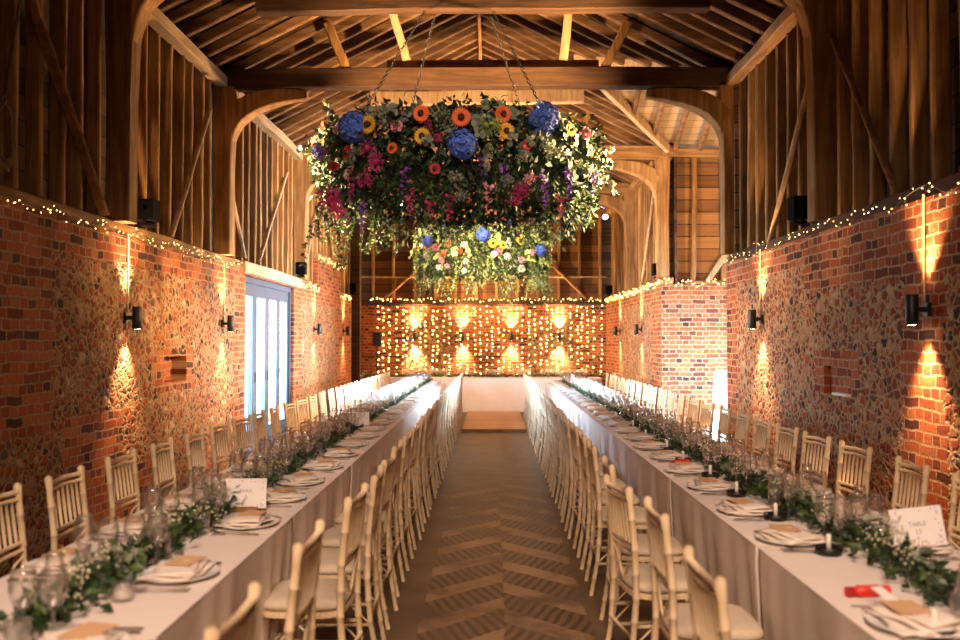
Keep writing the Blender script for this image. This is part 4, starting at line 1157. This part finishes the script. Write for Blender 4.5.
fr_ = random.Random(31)
def make_hoop(name, label, cx, cy, r0, zt, zb, flowers, light_=False, seed=1, dens=1.0, chain_top=5.0):
    r = random.Random(seed)
    root = empty(name, (cx, cy, zt), 0, label, 'flower chandelier')
    # metal hoop
    a = MB()
    for zz in (-.08, -.32):
        a.tube([(r0 * .93 * math.cos(2 * PI * k / 40), r0 * .93 * math.sin(2 * PI * k / 40), zz) for k in range(41)], .012, 6)
    a.build('hoop_frame', M['black'], root)
    H = zt - zb
    fol = MB(); mats = [M['leaf_dark'], M['leaf_mid'], M['euc'], M['leaf_lime']]
    for k in range(int(2600 * dens)):      # dense heart of the hoop
        an = r.uniform(0, 2 * PI); t = r.random(); q = r0 + r.gauss(0, .07) - .05
        p = Vector((q * math.cos(an), q * math.sin(an), -.04 - t * H * .66))
        fol.leaf(p, rdir(r) - Vector((0, 0, .4)), rdir(r), r.uniform(.08, .14), r.uniform(.05, .08), 0 if not light_ else r.choice((0, 1)), .15)
    N = int(4200 * dens)
    wts = (0, 0, 0, 0, 1) if not light_ else (1, 3, 2, 3, 2, 3)
    for k in range(N):
        an = r.uniform(0, 2 * PI); t = r.random() ** 1.25
        wob = 1 + .3 * math.sin(an * 5 + seed) * .5 + .2 * math.sin(an * 11 + 2)
        z = -t * H * (.72 * wob + .1)
        q = r0 + r.gauss(0, .09) * (1 - .4 * t) - .02
        p = Vector((q * math.cos(an), q * math.sin(an), z + r.gauss(0, .03)))
        rad = Vector((math.cos(an), math.sin(an), 0))
        d = rad * .6 + rdir(r) * .8 - Vector((0, 0, .25 + .6 * t))
        mi = r.choice(wts)
        fol.leaf(p, d, rdir(r) + rad, r.uniform(.05, .10), r.uniform(.022, .045), mi, .2)
    fol.build('foliage', mats, root, kind='stuff')
    eu = MB()
    for q in range(int(46 * dens)):
        an = r.uniform(0, 2 * PI); rad = Vector((math.cos(an), math.sin(an), 0))
        p = rad * (r0 + r.uniform(.02, .12)) + Vector((0, 0, -r.uniform(.0, H * .45)))
        d = (rad * r.uniform(.0, .6) + Vector((r.uniform(-.4, .4), r.uniform(-.4, .4), r.uniform(-1.3, .5)))).normalized()
        for k in range(r.randint(7, 13)):
            d = (d + Vector((0, 0, -.10))).normalized(); p = p + d * .026
            for s in (0, 1): eu.leaf(p, rdir(r) + d * .3, rad + rdir(r) * .5, .058, .054, 0, .12, rnd=True)
    eu.build('eucalyptus_sprays', M['euc'] if not light_ else M['leaf_lime'], root, kind='stuff')
    # trailing stems
    for q in range(int(30 * dens)):
        an = r.uniform(0, 2 * PI); rad = Vector((math.cos(an), math.sin(an), 0)); a = MB()
        p = rad * (r0 + r.uniform(-.08, .1)) + Vector((0, 0, -H * r.uniform(.3, .5))); L = H * r.uniform(.35, .62)
        if not light_ and math.cos(an) < -.75: L = H * r.uniform(.6, .95)
        n_ = int(L / .03); path = [p]; d = Vector((0, 0, -1))
        for k in range(n_):
            d = (d + Vector((r.uniform(-.18, .18), r.uniform(-.18, .18), -.05))).normalized(); path.append(path[-1] + d * .03)
        if len(path) < 3: continue
        a.tube(path, .002, 4, 0, caps=False)
        mi = r.choice((1, 2, 3) if light_ else (1, 2, 2))
        for pp in path:
            for s in range(3): a.leaf(pp, rdir(r) + Vector((0, 0, -.5)), rdir(r), r.uniform(.035, .06), r.uniform(.018, .03), mi, .2)
        a.build('trailing_stem', [M['stem'], M['leaf_mid'], M['leaf_dark'] if not light_ else M['leaf_mid'], M['leaf_lime']], root)
    # flowers: (kind, pixel x, pixel y, pixel radius, colour)
    nm = {'h': 'hydrangea', 's': 'sunflower', 'g': 'gerbera', 'c': 'carnation', 'k': 'flower_cluster', 'd': 'delphinium_spike'}
    cache = {}
    for (kd, px, py, pr, col) in flowers:
        ax = (px - 492) / CW; R_ = r0 + .19
        # ray from (0,0): point (ax*Y, Y); intersect the cylinder, near side
        A = ax * ax + 1; B = -2 * (ax * cx + cy); C_ = cx * cx + cy * cy - R_ * R_
        disc = B * B - 4 * A * C_
        Y = (-B - math.sqrt(disc)) / (2 * A) if disc > 0 else (-B) / (2 * A)
        p = Vector((ax * Y, Y, 1.6 + (340 - py) * Y / CW)) - Vector((cx, cy, zt))
        rw = pr * Y / CW; ang = math.atan2(p.y, p.x) + PI / 2
        key = (kd, col, round(rw, 2))
        if kd == 'h': mbf = hydrangea(r, rw)
        elif kd in 'sg': mbf = daisy(r, rw, 18 if kd == 's' else 26, 2)
        elif kd == 'c': mbf = ruffle(r, rw)
        elif kd == 'k': mbf = cluster(r, rw * 1.2)
        else: mbf = spike(r, pr * 3.4 * Y / CW, .05)
        mbf.v = [tuple(Matrix.Rotation(ang, 3, 'Z') @ Vector(v) + p) for v in mbf.v]
        if kd == 'd': pass
        f = mbf.build(nm[kd], M[col], root, label=col.replace('white_pet', 'cream').replace('leaf_lime', 'lime green') + ' ' + nm[kd].replace('_', ' '))
        if kd in 'sg':
            c = centre(rw * .34); c.v = [tuple(Matrix.Rotation(ang, 3, 'Z') @ (Vector(v) + Vector((0, -.03, 0))) + p) for v in c.v]
            c.build('flower_centre', M['brown_c'], f)
    # chains
    for (ax_, ay_) in ((-.8, -.6), (.75, -.55), (-.6, .75), (.7, .7)):
        p0 = Vector((ax_ * r0 * .93, ay_ * r0 * .93, -.08)); p1 = Vector((ax_ * .35 * r0, .3 + .1 * ay_, chain_top - zt))
        a = MB(); n_ = int((p1 - p0).length / .045); dirv = (p1 - p0).normalized()
        u = dirv.orthogonal().normalized(); v = dirv.cross(u)
        for k in range(n_):
            c = p0 + dirv * (.045 * k + .02); w_ = u if k % 2 else v
            a.tube([c + dirv * (.028 * math.cos(2 * PI * j / 8)) + w_ * (.013 * math.sin(2 * PI * j / 8)) for j in range(9)], .0045, 4, 0, caps=False)
        a.build('hanging_chain', M['black'], root)
    return root
F1 = [('h', 352, 126, 16, 'blue'), ('h', 462, 143, 15, 'blue'), ('h', 544, 117, 16, 'blue'), ('h', 318, 150, 8, 'blue'),
      ('s', 368, 123, 10, 'yellow'), ('s', 422, 135, 9, 'yellow'), ('s', 506, 130, 9, 'yellow'), ('s', 571, 129, 7, 'yellow'), ('s', 322, 141, 4, 'yellow'),
      ('g', 421, 112, 9, 'orange'), ('g', 461, 116, 10, 'orange'), ('g', 503, 113, 9, 'orange'), ('g', 347, 152, 8, 'scarlet'), ('g', 392, 147, 6, 'orange'), ('g', 591, 150, 6, 'orange'),
      ('g', 322, 125, 6, 'orange'), ('g', 311, 140, 5, 'orange'), ('g', 527, 144, 6, 'scarlet'), ('g', 435, 168, 6, 'scarlet'), ('c', 333, 165, 6, 'scarlet'),
      ('c', 396, 125, 7, 'pink'), ('c', 336, 128, 5, 'pink'), ('c', 585, 133, 7, 'pink'), ('k', 485, 124, 11, 'leaf_lime'), ('c', 489, 146, 4, 'leaf_lime'), ('k', 497, 124, 8, 'leaf_lime'),
      ('k', 366, 147, 9, 'magenta'), ('k', 375, 160, 9, 'magenta'), ('k', 366, 178, 9, 'magenta'), ('k', 428, 124, 5, 'magenta'), ('k', 438, 136, 5, 'magenta'),
      ('k', 329, 198, 13, 'magenta'), ('k', 337, 210, 9, 'magenta'), ('k', 319, 150, 7, 'magenta'), ('k', 522, 190, 9, 'magenta'), ('k', 530, 178, 7, 'pink'), ('k', 515, 200, 7, 'magenta'),
      ('d', 450, 195, 8, 'magenta'), ('d', 488, 185, 9, 'pink'), ('d', 483, 158, 9, 'purple'), ('d', 404, 168, 9, 'purple'), ('d', 545, 172, 11, 'purple'), ('d', 570, 170, 9, 'purple'),
      ('d', 362, 200, 10, 'purple'), ('d', 410, 188, 8, 'magenta'), ('d', 560, 195, 7, 'magenta'), ('d', 350, 172, 9, 'magenta'), ('d', 594, 172, 7, 'purple'), ('d', 505, 165, 6, 'purple'), ('d', 430, 200, 6, 'magenta'),
      ('k', 381, 108, 8, 'euc'), ('k', 384, 120, 8, 'euc'), ('k', 441, 114, 10, 'euc'), ('k', 449, 130, 8, 'euc'), ('k', 540, 137, 10, 'euc'), ('k', 548, 150, 9, 'euc'), ('k', 525, 155, 8, 'euc'), ('k', 598, 180, 9, 'euc'), ('k', 588, 170, 7, 'euc'),
      ('k', 455, 178, 8, 'euc'), ('k', 460, 195, 7, 'euc'), ('c', 370, 168, 3, 'pink'), ('c', 300 + 46, 175, 4, 'white_pet'), ('k', 560, 150, 6, 'euc'), ('k', 508, 180, 7, 'euc')]
make_hoop('flower_hoop', 'large hanging hoop of bright flowers and trailing greenery over the middle of the room', -.33, 9.0, 1.27, 3.66, 2.62, F1, seed=4, dens=1.6, chain_top=5.02)
rr = random.Random(8)
F2 = [('h', 427, 240, 6, 'blue'), ('h', 483, 234, 7, 'blue'), ('h', 541, 250, 6, 'blue'), ('s', 418, 248, 3, 'yellow'), ('s', 493, 243, 5, 'yellow'), ('s', 503, 245, 4, 'yellow'), ('s', 520, 240, 5, 'yellow'), ('s', 448, 243, 4, 'orange')]
for k in range(20): F2.append((rr.choice('ckc'), rr.uniform(422, 545), rr.uniform(238, 274), rr.uniform(2.5, 4.5), rr.choice(('pink', 'white_pet', 'pink', 'white_pet', 'white_pet', 'orange'))))
make_hoop('flower_hoop', 'smaller-looking far hanging hoop of pale flowers and lime foliage above the head table', -.2, 19.4, 1.34, 3.95, 2.52, F2, light_=True, seed=9, dens=1.6, chain_top=4.9)

# ------------------------------------------------------------------ fairy lights
def string(path_fn, n, lab, rb=.010, seed=0, lumps=True):
    r = random.Random(seed); root = empty('fairy_light_string', path_fn(0), 0, lab, 'fairy lights')
    o0 = Vector(path_fn(0)); pts = [Vector(path_fn(k / n)) - o0 for k in range(n + 1)]
    wpts = [p + Vector((r.uniform(-.02, .02), r.uniform(-.02, .02), r.uniform(-.025, .02))) for p in pts]
    a = MB(); a.tube(wpts, .004, 4, 0, caps=False); a.build('cable', M['wire'], root)
    b = MB()
    for p in wpts:
        b.octa(p + Vector((r.uniform(-.03, .03), r.uniform(-.03, .03), r.uniform(-.03, .03))), rb * r.uniform(.7, 1.2))
    b.build('bulbs', M['bulb'], root, kind='stuff')
    return root
string(lambda t: (XL + .035, 4.0 + 7.8 * t, ZW + .02 + .03 * math.sin(t * 60)), 140, 'warm fairy lights along the top of the near left brick wall', .0055, 1)
string(lambda t: (XL + .035, 15.2 + 5.6 * t, (ZW + .02 if t < .32 or t > .79 else 3.17) + .03 * math.sin(t * 60)), 90, 'warm fairy lights along the top of the far left brick wall', .012, 2)
string(lambda t: (XR - .03, 4.0 + 7.0 * t, ZW + .03 + .03 * math.sin(t * 50)), 95, 'warm fairy lights along the top of the near right brick wall', .0055, 3)
string(lambda t: (XR - .03, 15.3 + 7.1 * t, ZW + .03 + .03 * math.sin(t * 60)), 130, 'warm fairy lights along the top of the far right brick wall', .013, 4)
string(lambda t: (XR + .0 + 2.2 * t, TY1 - .04, ZW + .03 + .03 * math.sin(t * 40)), 70, 'warm fairy lights along the brick top in the porch', .012, 5)
string(lambda t: (XL + .25 + 5.8 * t, YE - .04, ZW + .06 + .0 + .02 * math.sin(t * 60)), 130, 'warm fairy lights along the top of the end wall', .017, 6)
cur = empty('fairy_light_curtain', (0, YE - .08, ZW - .03), 0, 'curtain of warm fairy lights hanging down the end wall', 'fairy lights')
rl = random.Random(12); a = MB(); b_ = MB()
for x in frange(-2.85, 2.8, .15):
    xx = x + rl.uniform(-.04, .04); L = 1.75 + rl.uniform(-.1, .1)
    a.tube([(xx, 0, 0), (xx + rl.uniform(-.02, .02), -.01, -L / 2), (xx, 0, -L)], .0025, 3, 0, caps=False)
    z = -rl.uniform(.05, .2)
    while z > -L:
        if rl.random() < .9: b_.octa((xx + rl.uniform(-.02, .02), -.02, z), rl.uniform(.011, .017))
        z -= rl.choice((.09, .13, .18))
a.build('cable', M['wire'], cur, kind='stuff'); b_.build('bulbs', M['bulb_curtain'], cur, kind='stuff')

# speaker stand and coat near the far left corner
sp_ = empty('speaker_stand', (-2.72, 21.3, 0), 0, 'thin black stand with a loudspeaker in the far left corner', 'speaker')
a = MB(); a.tube([(0, 0, .0), (0, 0, 1.46)], .018, 8); a.build('pole', M['black'], sp_)
for k in range(3):
    a = MB(); t = k * 2 * PI / 3; a.tube([(0, 0, .6), (.45 * math.cos(t), .45 * math.sin(t), .01)], .011, 6); a.build('leg', M['black'], sp_)
a = MB(); a.cbox((0, 0, 1.62), (.2, .2, .34), .015); a.build('speaker_cabinet', M['black'], sp_)

# ------------------------------------------------------------------ camera
cam = bpy.data.cameras.new('Camera'); co = bpy.data.objects.new('Camera', cam); COL.objects.link(co)
cam.sensor_width = 36; cam.lens = 33.75; cam.clip_start = .05; cam.clip_end = 100
co.location = (0, 0, 1.6)
co.rotation_euler = (PI / 2 + math.atan(20 / 900), 0, math.atan(12 / 900))
cam.dof.use_dof = True; cam.dof.focus_distance = 8.5; cam.dof.aperture_fstop = 1.9
sc.camera = co
sc.view_settings.view_transform = 'Standard'; sc.view_settings.look = 'None'; sc.view_settings.gamma = 1
sc.view_settings.use_curve_mapping = False
sc.view_settings.exposure = 0.6
sc.cycles.max_bounces = 7; sc.cycles.diffuse_bounces = 3; sc.cycles.glossy_bounces = 2; sc.cycles.transparent_max_bounces = 24; sc.cycles.transmission_bounces = 4
sc.cycles.caustics_reflective = False; sc.cycles.caustics_refractive = False
sc.cycles.sample_clamp_indirect = 4
sc.cycles.use_denoising = True
